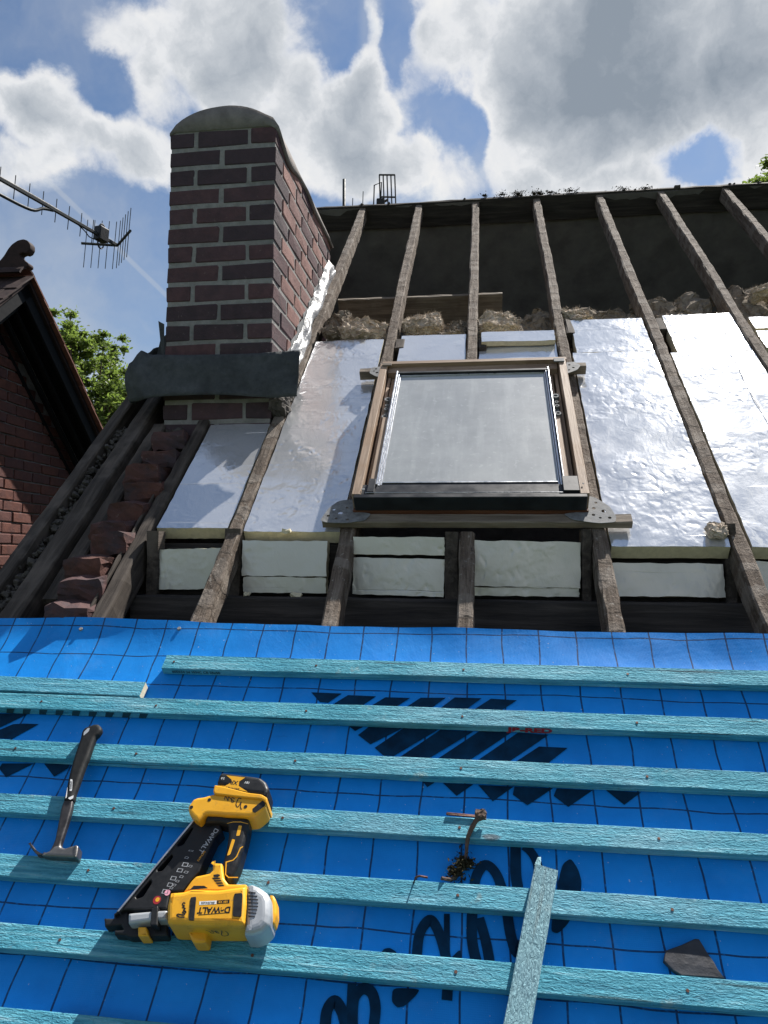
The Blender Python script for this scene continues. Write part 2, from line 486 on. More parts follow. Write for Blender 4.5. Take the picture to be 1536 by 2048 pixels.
MAT = dict(
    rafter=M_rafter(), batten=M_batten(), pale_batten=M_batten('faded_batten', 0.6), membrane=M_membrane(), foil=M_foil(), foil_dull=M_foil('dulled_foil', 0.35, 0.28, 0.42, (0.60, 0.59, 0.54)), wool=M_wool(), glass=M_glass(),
    dark_wood=M_wood('sooty_wood', [(0.020, 0.017, 0.015), (0.055, 0.045, 0.038), (0.11, 0.092, 0.078)], 1, 0.85, 45, 0.8, (0.12, 0.10, 0.085)),  # wood tone raised to imitate veil-lifted shadows
    dark_wood_x=M_wood('sooty_board', [(0.018, 0.017, 0.017), (0.045, 0.040, 0.037), (0.085, 0.075, 0.068)], 0, 0.85, 45, 0.6),
    grey_timber=M_wood('grey_sawn_timber', [(0.10, 0.08, 0.06), (0.20, 0.165, 0.13), (0.30, 0.25, 0.20)], 0, 0.8, 50, 0.5, (0.13, 0.105, 0.085)),
    pine=M_wood('orange_pine', [(0.18, 0.125, 0.088), (0.32, 0.23, 0.165), (0.46, 0.35, 0.26)], 1, 0.6, 50, 0.35, (0.28, 0.18, 0.11)),
    pine_x=M_wood('orange_pine_cross', [(0.18, 0.12, 0.085), (0.31, 0.22, 0.155), (0.42, 0.31, 0.225)], 0, 0.6, 50, 0.35, (0.20, 0.13, 0.09)),
    red_pine=M_wood('red_stained_pine', [(0.06, 0.022, 0.014), (0.12, 0.045, 0.025), (0.17, 0.07, 0.04)], 0, 0.55, 50, 0.3),
    foam=M_plain('cream_foam', (0.62, 0.56, 0.40), 0.9, 0, 0.12, 60, 0.4, 0.1),
    lead=M_mortar('dull_lead', (0.045, 0.050, 0.054), (0.085, 0.092, 0.097), 22), wool_shade=M_wool('painted_shade_wool', 0.45),  # second wool is the same wool, darkened to stand in for shade
    felt=M_mortar('dark_felt', (0.125, 0.122, 0.124), (0.185, 0.178, 0.174), 6),  # felt tone raised to imitate shadows lifted by veiling glare
    alu=M_plain('aluminium', (0.55, 0.57, 0.6), 0.35, 1.0, 0.1, 40, 0.1),
    galv=M_plain('galvanised_steel', (0.20, 0.205, 0.21), 0.78, 0.25, 0.35, 55, 0.3, 0.3),
    black_cover=M_plain('black_cover', (0.02, 0.022, 0.026), 0.42, 0.2, 0.3, 14, 0.1),
    mortar=M_mortar('lime_mortar', (0.20, 0.195, 0.188), (0.31, 0.30, 0.29)),
    cap=M_mortar('cement_cap', (0.15, 0.137, 0.13), (0.26, 0.236, 0.222), 14), dark_clay=M_plain('dimmed_clay', (0.035, 0.022, 0.021), 0.8, 0, 0.4, 20, 0.4, 0.2),  # this clay is darkened in colour so roof and finial look less lit
    dark_mortar=M_mortar('sooty_mortar', (0.05, 0.045, 0.042), (0.12, 0.11, 0.10)),
    brickwall=M_brickwall(), sheet=M_plastic_sheet(),
    black_plastic=M_plain('black_plastic', (0.011, 0.012, 0.014), 0.5, 0, 0.4, 60, 0.12, 0.35),
    yellow=M_yellow(),
    grey_plastic=M_plain('grey_metal_plastic', (0.40, 0.42, 0.44), 0.4, 0.25, 0.1, 30, 0.06),
    steel=M_plain('worn_steel', (0.17, 0.165, 0.16), 0.4, 0.85, 0.35, 26, 0.25),
    dark_steel=M_plain('dark_steel', (0.055, 0.052, 0.054), 0.45, 0.7, 0.35, 40, 0.3),
    rubber=M_plain('black_rubber', (0.010, 0.011, 0.012), 0.65, 0, 0.3, 70, 0.2, 0.25), blind=M_plain('pale_blind', (0.34, 0.38, 0.37), 0.8, 0, 0.1, 12, 0.1),
    ink=M_plain('black_ink', (0.003, 0.026, 0.062), 0.7, 0, 0.4, 25, 0.05, 0.08),
    marker=M_plain('black_marker', (0.008, 0.008, 0.009), 0.4, 0, 0.1, 20, 0.0),
    red_ink=M_plain('red_ink', (0.32, 0.012, 0.02), 0.6, 0, 0.2, 40, 0.1),
    green_ink=M_plain('dark_stamp_ink', (0.006, 0.035, 0.042), 0.7, 0, 0.3, 60, 0.0),
    white=M_plain('white_print', (0.75, 0.76, 0.76), 0.5, 0, 0.05, 30, 0.0),
    pink=M_plain('pink_sticker', (0.75, 0.35, 0.45), 0.5, 0, 0.2, 30, 0.0),
    slate=M_plain('dark_slate', (0.026, 0.028, 0.036), 0.6, 0, 0.4, 35, 0.5),
    bark=M_plain('bark', (0.09, 0.06, 0.045), 0.9, 0, 0.5, 60, 1.0),
    moss=M_plain('dry_moss', (0.035, 0.032, 0.018), 1.0, 0, 0.6, 150, 1.0, 0.1),
    rust=M_plain('rusty_nail', (0.12, 0.06, 0.045), 0.6, 0.5, 0.4, 90, 0.4),
    clay=M_plain('clay_tile', (0.17, 0.075, 0.055), 0.8, 0, 0.35, 20, 0.4, 0.3),
    black_paint=M_plain('black_painted_wood', (0.010, 0.011, 0.013), 0.75, 0, 0.3, 25, 0.5, 0.12),
    aerial=M_plain('silhouette_aerial', (0.045, 0.05, 0.052), 0.6, 0.3, 0.3, 30, 0.1, 0.3),  # metal colour darkened to paint in a backlit silhouette
    ground=M_mortar('garden_ground', (0.035, 0.06, 0.02), (0.09, 0.10, 0.05), 0.6),
    leaf=M_leaf('leaf', (0.11, 0.155, 0.045)), leaf2=M_leaf('leaf_dark', (0.05, 0.075, 0.024)),
    bare_wood=M_plain('fresh_cut_end', (0.66, 0.56, 0.40), 0.8, 0, 0.12, 60, 0.2),
)
BRICKS = [M_brick('brick_red_painted_sun', (0.22, 0.11, 0.092), (0.33, 0.185, 0.16), 0.2), M_brick('brick_plum', (0.075, 0.040, 0.045), (0.12, 0.064, 0.068), 0.5),
          M_brick('brick_painted_shade', (0.045, 0.030, 0.036), (0.075, 0.048, 0.055), 0.5)]  # red set paints sun into the side faces, dark set shade into the front
BRICKS_SOOT = M_brick('brick_sooty', (0.06, 0.027, 0.022), (0.12, 0.052, 0.04), 0.9)
BRICKS_WALL = M_brick('brick_house', (0.12, 0.042, 0.03), (0.20, 0.08, 0.055), 0.4)


# ------------------------------------------------------------------ mesh helpers
def link(name, me, mat=None, parent=None, mw=None):
    o = bpy.data.objects.new(name, me)
    COL.objects.link(o)
    if mat is not None and me is not None and not me.materials:
        me.materials.append(MAT[mat] if isinstance(mat, str) else mat)
    if parent is not None:
        o.parent = parent
    if mw is not None:
        o.matrix_basis = mw
    return o


def tag(o, label, cat, group=None):
    o['label'] = label
    o['category'] = cat
    if group:
        o['group'] = group
    return o


def thing(name, label, cat, mw=None, group=None):
    o = bpy.data.objects.new(name, None)
    o.empty_display_size = 0.05
    COL.objects.link(o)
    if mw is not None:
        o.matrix_basis = mw
    return tag(o, label, cat, group)


def on_roof(u, v, w=0.0, rz=0.0):
    return RM @ Matrix.Translation((u, v, w)) @ Matrix.Rotation(rz, 4, 'Z')


def me_from(name, verts, faces, smooth=False):
    me = bpy.data.meshes.new(name)
    me.from_pydata([tuple(v) for v in verts], [], faces)
    me.update()
    if smooth:
        me.polygons.foreach_set('use_smooth', [True] * len(me.polygons))
    return me


def me_beam(p0, p1, a0, a1, b0, b1, axis, segs=24, jit=0.0015, ch=0.004, seed=0, wav=0.0):
    """a sawn beam along one axis: chamfered section, edges slightly uneven. a,b are the two other axes in order"""
    rnd = random.Random(seed)
    sec = [(a0 + ch, b0), (a1 - ch, b0), (a1, b0 + ch), (a1, b1 - ch), (a1 - ch, b1), (a0 + ch, b1), (a0, b1 - ch), (a0, b0 + ch)]
    vs, fs = [], []
    for i in range(segs + 1):
        p = p0 + (p1 - p0) * i / segs
        da = wav * noise.noise((p * 1.3, seed, 0.0))
        db = wav * 0.3 * noise.noise((p * 1.1, seed, 7.0))
        for (a, b) in sec:
            a_ = a + da + rnd.uniform(-jit, jit)
            b_ = b + db + rnd.uniform(-jit, jit * 0.5)
            c = [a_, b_]
            c.insert(axis, p)
            vs.append(c)
    for i in range(segs):
        for k in range(8):
            q = [i * 8 + k, i * 8 + (k + 1) % 8, (i + 1) * 8 + (k + 1) % 8, (i + 1) * 8 + k]
            fs.append(q if axis != 1 else q[::-1])
    e = list(range(8))
    fs.append(e[::-1] if axis != 1 else e)
    e = [segs * 8 + k for k in range(8)]
    fs.append(e if axis != 1 else e[::-1])
    me = me_from('beam', vs, fs)
    bm = bmesh.new(); bm.from_mesh(me); bmesh.ops.recalc_face_normals(bm, faces=bm.faces); bm.to_mesh(me); bm.free()
    return me


def me_box(x0, x1, y0, y1, z0, z1, bev=0.0, jit=0.0, seed=0, segs=1):
    bm = bmesh.new()
    bmesh.ops.create_cube(bm, size=1)
    for v in bm.verts:
        v.co = Vector((x0 + (v.co.x + .5) * (x1 - x0), y0 + (v.co.y + .5) * (y1 - y0), z0 + (v.co.z + .5) * (z1 - z0)))
    if bev:
        bmesh.ops.bevel(bm, geom=bm.edges[:], offset=bev, segments=segs, affect='EDGES', profile=0.5)
    if jit:
        rnd = random.Random(seed)
        for v in bm.verts:
            v.co += Vector((rnd.uniform(-jit, jit), rnd.uniform(-jit, jit), rnd.uniform(-jit, jit)))
    me = bpy.data.meshes.new('box')
    bm.to_mesh(me); bm.free()
    return me


def me_join(parts):
    bm = bmesh.new()
    for me in parts:
        bm.from_mesh(me)
    r = bpy.data.meshes.new('joined')
    bm.to_mesh(r); bm.free()
    return r


def me_curve(loops, w0, w1, bev=0.0, res=2, cyclic=True):
    """a filled outline (with holes) extruded from w0 to w1, edges rounded by bev"""
    cu = bpy.data.curves.new('outline', 'CURVE')
    cu.dimensions = '2D'
    cu.fill_mode = 'BOTH'
    cu.extrude = max(0.0, (w1 - w0) / 2 - bev)
    cu.bevel_depth = bev
    cu.bevel_resolution = res
    cu.offset = -bev
    for lp in loops:
        s = cu.splines.new('POLY')
        s.points.add(len(lp) - 1)
        for pnt, (x, y) in zip(s.points, lp):
            pnt.co = (x, y, 0, 1)
        s.use_cyclic_u = cyclic
    o = bpy.data.objects.new('tmp', cu)
    COL.objects.link(o)
    dg = bpy.context.evaluated_depsgraph_get()
    me = bpy.data.meshes.new_from_object(o.evaluated_get(dg))
    bpy.data.objects.remove(o); bpy.data.curves.remove(cu)
    me.transform(Matrix.Translation((0, 0, (w0 + w1) / 2)))
    return me


def me_text(txt, size, bold=0.0, align='CENTER', shear=0.0):
    cu = bpy.data.curves.new('text', 'FONT')
    cu.body = txt
    cu.size = size
    cu.align_x = align
    cu.align_y = 'CENTER'
    cu.offset = bold
    cu.shear = shear
    o = bpy.data.objects.new('tmp', cu)
    COL.objects.link(o)
    dg = bpy.context.evaluated_depsgraph_get()
    me = bpy.data.meshes.new_from_object(o.evaluated_get(dg))
    bpy.data.objects.remove(o); bpy.data.curves.remove(cu)
    return me


def round_poly(pts, r=0.25, n=3):
    """soften the corners of an outline"""
    out = []
    k = len(pts)
    for i in range(k):
        p0, p1, p2 = Vector(pts[i - 1]), Vector(pts[i]), Vector(pts[(i + 1) % k])
        a = p1 + (p0 - p1) * r
        b = p1 + (p2 - p1) * r
        for j in range(n + 1):
            t = j / n
            out.append(tuple((1 - t) ** 2 * a + 2 * t * (1 - t) * p1 + t * t * b))
    return out


def spline_pts(pts, n=6):
    out = []
    P = [Vector(p) for p in pts]
    for i in range(len(P) - 1):
        a, b, c, d = P[max(0, i - 1)], P[i], P[i + 1], P[min(len(P) - 1, i + 2)]
        for j in range(n):
            t = j / n
            out.append(0.5 * ((2 * b) + (c - a) * t + (2 * a - 5 * b + 4 * c - d) * t * t + (3 * b - a - 3 * c + d) * t ** 3))
    out.append(P[-1])
    return out


def stroke_poly(pts, width, n=6):
    """outline of a pen stroke along a path"""
    S = spline_pts(pts, n)
    L, R = [], []
    for i, q in enumerate(S):
        d = (S[min(i + 1, len(S) - 1)] - S[max(i - 1, 0)])
        d = Vector((d.x, d.y)).normalized()
        nn = Vector((-d.y, d.x)) * width / 2
        L.append(Vector((q.x, q.y)) + nn); R.append(Vector((q.x, q.y)) - nn)
    vs = [(p.x, p.y, 0) for p in L] + [(p.x, p.y, 0) for p in R]
    k = len(L)
    fs = [(i, k + i, k + i + 1, i + 1) for i in range(k - 1)]
    return vs, fs


def me_tube(pts, r, sides=8, r_end=None, seed=None):
    P = [Vector(p) for p in pts]
    vs, fs = [], []
    rnd = random.Random(seed) if seed is not None else None
    ref = Vector((0.31, 0.2, 0.93))
    for i, q in enumerate(P):
        d = (P[min(i + 1, len(P) - 1)] - P[max(i - 1, 0)]).normalized()
        a = d.cross(ref)
        if a.length < 1e-3:
            a = d.cross(Vector((1, 0, 0)))
        a.normalize()
        b = d.cross(a)
        rr = r if r_end is None else r + (r_end - r) * i / (len(P) - 1)
        for k in range(sides):
            t = 2 * pi * k / sides
            q2 = rr * (rnd.uniform(.8, 1.25) if rnd else 1)
            vs.append(q + a * cos(t) * q2 + b * sin(t) * q2)
    n = len(P)
    for i in range(n - 1):
        for k in range(sides):
            fs.append((i * sides + k, i * sides + (k + 1) % sides, (i + 1) * sides + (k + 1) % sides, (i + 1) * sides + k))
    fs.append(tuple(range(sides))[::-1]); fs.append(tuple((n - 1) * sides + k for k in range(sides)))
    return me_from('tube', vs, fs, smooth=(sides > 6 and rnd is None))


def me_lump(dx, dy, dz, seed, cuts=14, amp=0.02, freq=9.0, fray=0.004):
    """a torn block of loose fibre"""
    bm = bmesh.new()
    bmesh.ops.create_cube(bm, size=1)
    bmesh.ops.subdivide_edges(bm, edges=bm.edges[:], cuts=cuts, use_grid_fill=True)
    rnd = random.Random(seed)
    for v in bm.verts:
        c = Vector((v.co.x * dx, v.co.y * dy, v.co.z * dz))
        e = max(abs(v.co.x), abs(v.co.y), abs(v.co.z))
        rr = Vector((v.co.x, v.co.y, v.co.z)).length
        c *= 1 - 0.22 * (rr - 0.5)
        q = c * freq + Vector((seed * 3.1, seed * 1.7, seed))
        d = noise.noise_vector(q) * amp + noise.noise_vector(q * 3.1) * amp * 0.45
        v.co = c + d + Vector((rnd.uniform(-1, 1), rnd.uniform(-1, 1), rnd.uniform(-1, 1))) * fray
    me = bpy.data.meshes.new('lump')
    bm.to_mesh(me); bm.free()
    return me


def me_disc(x, y, z, r, n=14):
    return me_from('disc', [(x + r * cos(2 * pi * k / n), y + r * sin(2 * pi * k / n), z) for k in range(n)], [tuple(range(n))])


_bc = {}


def brick_me(lx, ly, lz, var, mat, jit=0.0026):
    key = (round(lx, 4), round(ly, 4), round(lz, 4), var, mat.name)
    if key not in _bc:
        me = me_box(-lx / 2, lx / 2, -ly / 2, ly / 2, -lz / 2, lz / 2, 0.0045, jit, hash(key[:4]) % 9973)
        me.materials.append(mat)
        _bc[key] = me
    return _bc[key]
TR = {
 'gun_body': [(-.0518,-.0438),(-.0241,-.0397),(-.0093,-.034),(.0451,-.0318),(.1028,-.0202),(.1125,-.0553),(.118,-.0947),(.0383,-.1002),(-.0379,-.1026),(-.0488,-.0712)],
 'gun_upper': [(-.0317,-.0352),(-.0213,-.0107),(-.0145,-.0009),(.0129,.0068),(.0172,.0134),(.0124,.0337),(.0183,.0291),(.0336,.0295),(.0398,.0134),(.0461,-.001),(.059,-.0122),(.0972,-.0097),(.1014,-.0264)],
 'gun_cap': [(.0991,-.0151),(.1112,-.0117),(.1289,-.0171),(.1477,-.0275),(.1567,-.0397),(.1644,-.0691),(.1641,-.0874),(.153,-.1013),(.1365,-.1084),(.1182,-.1085),(.1161,-.0919)],
 'gun_button': [(.1452,-.0207),(.1536,-.0214),(.1618,-.0312),(.1684,-.0574),(.1669,-.0748),(.1584,-.0784)],
 'gun_battery': [(-.0308,.2102),(-.0306,.2335),(-.0262,.2405),(.0668,.2325),(.0849,.2212),(.095,.2053),(.0968,.183),(.0801,.1894),(.051,.1901)],
 'gun_battery_band': [(-.0336,.2055),(-.0071,.202),(.0498,.1904),(.0823,.1883),(.0978,.1803),(.0986,.1677),(.0851,.1764),(.0485,.1776),(-.0263,.1825),(-.032,.1893)],
 'gun_foot': [(-.031,.1868),(.0464,.1823),(.0831,.1818),(.0964,.1714),(.0965,.1605),(.0783,.1394),(.0612,.1363),(.0105,.1355),(-.0352,.137),(-.0448,.1186),(-.0609,.1269),(-.0752,.1384),(-.0815,.1522),(-.0754,.17),(-.0668,.1752),(-.0508,.1783)],
 'gun_handle': [(-.0375,.1415),(.0067,.1409),(.0609,.1409),(.0653,.1214),(.0667,.0946),(.0661,.0742),(.0649,.0346),(.0589,.0095),(.0496,.0021),(.0388,.0055),(.0298,.0323),(.0297,.0634),(.0252,.1011),(.0166,.1216),(-.0073,.1263),(-.0361,.1216)],
 'gun_magazine': [(-.0691,.1373),(-.0488,.1494),(-.0168,.1449),(.0023,.1153),(-.0089,.0966),(-.0217,.0211),(-.0332,.0025),(-.0433,-.0197),(-.072,-.0235),(-.0671,-.0568),(-.1058,-.0607),(-.158,-.0655),(-.1728,-.0781),(-.1752,-.0757),(-.1703,-.0689)],
 'gun_slot0': [(-.0685,.1188),(-.0646,.116),(-.0751,.0779),(-.0857,.0737),(-.0898,.077)],
 'gun_slot1': [(-.0946,.0557),(-.0895,.0493),(-.1026,.0188),(-.1136,.0167),(-.1151,.0208)],
 'gun_slot2': [(-.123,-.0019),(-.1174,-.007),(-.1259,-.0372),(-.1385,-.042),(-.1422,-.0382)],
 'gun_rail': [(-.0678,.1361),(-.0635,.1351),(-.1641,-.0717),(-.1688,-.0721)],
 'gun_barrel': [(-.1388,-.077),(-.0951,-.0702),(-.0592,-.0652),(-.0539,-.0831),(-.0884,-.0887),(-.1308,-.0973)],
 'gun_clamp': [(-.0915,-.0662),(-.0796,-.0602),(-.0679,-.0972),(-.0826,-.0982)],
 'gun_nose_block': [(-.1796,-.073),(-.152,-.0634),(-.1398,-.0894),(-.0601,-.0827),(-.0513,-.1045),(-.1287,-.1124),(-.141,-.1095),(-.1632,-.1098),(-.1661,-.1013),(-.148,-.0988),(-.1569,-.0906),(-.1898,-.0967),(-.1979,-.0807),(-.177,-.0793)],
 'gun_wheel': [(-.1131,-.0975),(-.0956,-.0958),(-.0847,-.1128),(-.1065,-.1148)],
 'gun_lug': [(-.0098,-.0966),(.033,-.0936),(.0358,-.1165),(.0093,-.1184)],
 'gun_window_left': [(-.0045,-.0524),(.007,-.0499),(.0163,-.0951),(.0051,-.0954)],
 'gun_window_right': [(.0829,-.039),(.0999,-.0366),(.1091,-.0822),(.0913,-.0822)],
 'gun_stripe_white': [(.0158,-.0587),(.0506,-.0546),(.052,-.0613),(.0178,-.0653)],
 'gun_stripe_black': [(.0516,-.0543),(.0766,-.0508),(.078,-.0578),(.053,-.0607)],
 'gun_label_line': [(.0215,-.0835),(.0806,-.075),(.0809,-.0762),(.0219,-.0847)],
 'gun_text_dewalt_box': [(.0787,-.0633),(.082,-.0754),(.0216,-.082),(.0196,-.0685)],
 'gun_text_mag': [(-.0114,.1119),(-.0297,.0679)],
 'gun_grip_panel': [(.0444,.1193),(.0521,.1183),(.0526,.096),(.0449,.0949)],
 'gun_grip_panel2': [(.038,.0877),(.0452,.0861),(.043,.0535),(.0366,.0503)],
 'gun_grip_line': [(.0167,.1223),(.0289,.1269),(.0466,.1279),(.0649,.1241),(.0652,.123),(.0471,.1262),(.0294,.1251),(.0171,.1211)],
 'gun_grip_line2': [(.0661,.0735),(.0604,.0697),(.0569,.0501),(.0516,.0427),(.0372,.0377),(.0434,.0105),(.0521,.0043),(.0729,.0056),(.0723,.0078),(.0529,.0065),(.0454,.0114),(.04,.0359),(.0532,.0412),(.0591,.0494),(.0624,.0675),(.0666,.0712)],
 'gun_batt_label': [(-.0125,.2315),(.0337,.2281),(.0224,.2176),(.0239,.2062),(.0489,.1929),(-.0255,.2052),(-.0082,.2045),(.0034,.2133),(.0027,.2215)],
 'gun_foot_inset': [(.0688,.154),(.0888,.177),(.0942,.171),(.0951,.1632),(.077,.1452),(.0713,.1464)],
 'gun_screw1': [(-.0357,.1699)],
 'gun_screw2': [(.0522,.1581)],
 'gun_screw3': [(-.0719,.1499)],
 'gun_screw4': [(.0194,-.1272)],
 'gun_hole_guard': [(.0225,.0034),(.0317,.0056),(.0378,.0039),(.0335,-.0007),(.0251,-.0007)],
 'gun_vent0': [(.0215,-.0028),(.0365,-.0013),(.0399,-.0035),(.0257,-.0058)],
 'gun_vent1': [(.0267,-.0073),(.0406,-.0059),(.044,-.0081),(.0309,-.0102)],
 'gun_vent2': [(.0319,-.0118),(.0447,-.0104),(.0481,-.0126),(.0361,-.0147)],
 'gun_vent3': [(.0371,-.0162),(.0487,-.0149),(.0521,-.0171),(.0413,-.0191)],
 'gun_tri': [(-.0112,-.0377),(-.0051,-.029),(.0166,-.0276),(.0262,-.0322)],
 'gun_grille0': [(.109,-.0312),(.1245,-.0312),(.1248,-.0328),(.1095,-.0333)],
 'gun_grille1': [(.1106,-.0378),(.1292,-.0376),(.1296,-.0391),(.1111,-.0398)],
 'gun_grille2': [(.1123,-.0443),(.1324,-.044),(.1328,-.0455),(.1128,-.0463)],
 'gun_grille3': [(.1139,-.0508),(.1345,-.0504),(.1349,-.0519),(.1144,-.0528)],
 'gun_grille4': [(.1155,-.0572),(.1355,-.0568),(.1359,-.0583),(.116,-.0592)],
 'gun_grille5': [(.1171,-.0636),(.1355,-.0633),(.1358,-.0648),(.1176,-.0655)],
 'gun_grille6': [(.1187,-.0699),(.1352,-.0698),(.1355,-.0712),(.1192,-.0718)],
 'gun_grille7': [(.1203,-.0762),(.1341,-.0762),(.1345,-.0777),(.1208,-.0781)],
 'gun_dan1': [(-.0116,-.0643),(-.016,-.0633),(-.0169,-.0672),(-.0114,-.0693),(-.0155,-.0716),(-.0084,-.0741),(-.0116,-.0768),(-.0069,-.079),(-.0046,-.0818),(-.0095,-.0792),(-.0122,-.0818),(-.0066,-.0839),(-.0085,-.0865),(-.0197,-.0853),(-.0217,-.0874),(-.0152,-.0906),(-.0047,-.0899)],
 'gun_dan2': [(.0757,-.0979),(.0819,-.1058),(.0799,-.1131),(.0703,-.1162),(.0667,-.1129),(.0708,-.1042),(.0716,-.0974)],
 'gun_dan2b': [(.063,-.1048),(.0585,-.1027),(.0589,-.1086),(.0641,-.1083),(.0549,-.1041),(.0493,-.1033),(.0524,-.1091),(.0475,-.1106),(.0448,-.106),(.0376,-.1041)],
 'gun_dan3': [(.0375,.1758),(.0311,.1771),(.0288,.1627),(.0351,.1562),(.0392,.1696),(.0403,.1571),(.0449,.1511)],
 'gun_dan3b': [(.0225,.175),(.0156,.1778),(.0167,.1683),(.0227,.1687),(.0116,.176),(.0062,.1789),(.0087,.1695),(-.0003,.1802),(-.0011,.1721)],
 'gun_icon0': [(-.0604,.052),(-.0529,.0507),(-.0551,.0466),(-.0632,.0478)],
 'gun_icon1': [(-.0621,.039),(-.0495,.0381),(-.0503,.0296),(-.0634,.0305)],
 'gun_icon2': [(-.0695,.0259),(-.0575,.025),(-.0584,.0171),(-.071,.018)],
 'gun_icon3': [(-.0783,.0087),(-.0664,.0078),(-.0671,-.0005),(-.0795,.0003)],
 'gun_icon4': [(-.0808,-.0052),(-.0696,-.0061),(-.0702,-.0143),(-.082,-.0134)],
 'gun_icon5': [(-.0875,-.0192),(-.0746,-.0199),(-.0749,-.029),(-.0884,-.0283)],
 'gun_icon6': [(-.0562,.0667),(-.0469,.0655),(-.0497,.063),(-.0596,.0641)],
 'gun_icon7': [(-.052,.0214),(-.044,.0202),(-.0461,.0157),(-.0546,.0168)],
 'gun_icon8': [(-.0459,.0344),(-.0391,.0331),(-.0413,.0291),(-.0487,.0303)],
 'gun_icon9': [(-.0589,.0113),(-.0515,.0101),(-.0535,.0056),(-.0614,.0067)],
 'gun_icon10': [(-.0642,.0013),(-.0575,.0001),(-.0596,-.0038),(-.067,-.0027)],
 'gun_icon11': [(-.0678,-.0071),(-.0616,-.0083),(-.0638,-.0122),(-.0705,-.011)],
 'gun_icon12': [(-.0723,-.0133),(-.0661,-.0145),(-.0683,-.0184),(-.075,-.0173)],
 'gun_sticker_red': [(-.0931,-.0422)],
 'gun_sticker_pink': [(-.076,-.0259)],
 'gun_origin': (-.58,.68),
 'ham_grip': [(-.0345,.1445),(-.0252,.1501),(-.0137,.1506),(-.0019,.142),(.0018,.1332),(-.0008,.1203),(-.0056,.1125),(-.003,.0853),(.0006,.0562),(.0009,.0324),(.0043,.0047),(.0075,-.027),(.009,-.0447),(.0127,-.0576),(.013,-.063),(-.0091,-.0664),(-.0126,-.0612),(-.0152,-.0415),(-.0222,-.0195),(-.0301,.0121),(-.0361,.0448),(-.0411,.081),(-.0442,.1057),(-.0496,.1283),(-.046,.1388)],
 'ham_neck': [(-.012,-.061),(.0102,-.0576),(.0176,-.0809),(.0232,-.1163),(.0262,-.1407),(.0299,-.1685),(.0393,-.1777),(.023,-.1865),(.0092,-.1873),(.0116,-.1755),(.0113,-.1577),(-.0003,-.1156),(-.0095,-.0825)],
 'ham_head': [(.0125,-.1842),(.0179,-.1741),(.0311,-.1694),(.0367,-.175),(.0458,-.1768),(.0559,-.1722),(.0628,-.1695),(.0693,-.1681),(.0746,-.1707),(.0811,-.1964),(.0733,-.1969),(.0508,-.1964),(.0128,-.1974),(-.0047,-.195)],
 'ham_claw': [(.0095,-.1819),(-.0017,-.1884),(-.0157,-.1893),(-.0313,-.1765),(-.0497,-.1647),(-.0433,-.1753),(-.0275,-.1861),(-.0094,-.1937),(.0097,-.1951),(.0262,-.1954)],
 'ham_face': [(.0654,-.1713),(.0707,-.1694),(.0765,-.172),(.0842,-.1972),(.0748,-.1978)],
 'ham_badge': [(-.0172,-.01),(-.0107,-.0108),(.0011,-.0405),(-.0052,-.0408)],
 'ham_white1': [(-.016,-.0269),(-.0042,-.0572),(-.0065,-.0606)],
 'ham_white2': [(.0102,-.051),(-.0011,-.0592),(.0072,-.0631),(.0126,-.0585)],
 'ham_tab': [(-.0354,.1343),(-.0302,.1359),(-.0281,.1257),(-.0369,.1113),(-.0407,.1226)],
 'ham_origin': (-.98,.92),
 'logo_U1': [(-.4628,1.2283),(-.3787,1.2276),(-.4109,1.1957),(-.4334,1.1971)],
 'logo_U2': [(-.3607,1.2229),(-.2842,1.2221),(-.3183,1.1904),(-.3974,1.191)],
 'logo_U3': [(-.2587,1.2201),(-.1928,1.2204),(-.2277,1.1904),(-.2933,1.1915)],
 'logo_U4': [(-.1648,1.2222),(-.0985,1.2249),(-.1351,1.1905),(-.1999,1.1916)],
 'logo_U5': [(-.0751,1.2266),(-.0045,1.2271),(-.0437,1.1907),(-.1107,1.1916)],
 'logo_U6': [(.0199,1.2266),(.0865,1.224),(.0465,1.1908),(-.0226,1.1915)],
 'logo_M0': [(-.3471,1.1271),(-.3069,1.1253),(-.3265,1.1117)],
 'logo_M1': [(-.2891,1.1296),(-.2037,1.1263),(-.2826,1.0743),(-.3171,1.1002)],
 'logo_M2': [(-.198,1.1301),(-.1138,1.1254),(-.2202,1.0438),(-.2467,1.0445),(-.2707,1.0647)],
 'logo_M3': [(-.1078,1.1257),(-.025,1.1239),(-.1329,1.0415),(-.2054,1.0412)],
 'logo_M4': [(-.0073,1.1281),(.0715,1.1268),(-.0355,1.0398),(-.1099,1.0426)],
 'logo_M5': [(.0859,1.1254),(.1606,1.122),(.0605,1.0413),(-.0128,1.0428)],
 'logo_M6': [(.1357,1.0879),(.2043,1.0872),(.1524,1.0408),(.0773,1.0422)],
 'logo_D0': [(-.1434,.9774),(-.1153,.9777),(-.1325,.9639)],
 'logo_D1': [(-.0957,.9768),(-.0235,.9776),(-.0625,.9453)],
 'logo_D2': [(-.0125,.9763),(.0708,.9765),(.0212,.9363)],
 'logo_D3': [(.0724,.9766),(.1616,.9771),(.1002,.9307),(.068,.9553)],
 'logo_D4': [(.1697,.9769),(.2523,.9771),(.1925,.9318),(.1613,.9574)],
 'logo_D5': [(.2816,.9787),(.36,.977),(.3177,.9439)],
 'logo_L1': [(-1.34,1.1222),(-1.2369,1.1266),(-1.2968,1.0793),(-1.3111,1.0699)],
 'logo_L2': [(-1.3064,1.0614),(-1.2931,1.0725),(-1.2643,1.0913),(-1.2335,1.0945),(-1.1916,1.0945),(-1.2432,1.0454),(-1.2971,1.0446)],
 'logo_L3': [(-1.2342,.9585),(-1.2328,.973),(-1.1456,.9773),(-1.2015,.935)],
 'logo_L4': [(-1.1183,.9777),(-1.0499,.9811),(-1.0476,.9695),(-1.0743,.9431)],
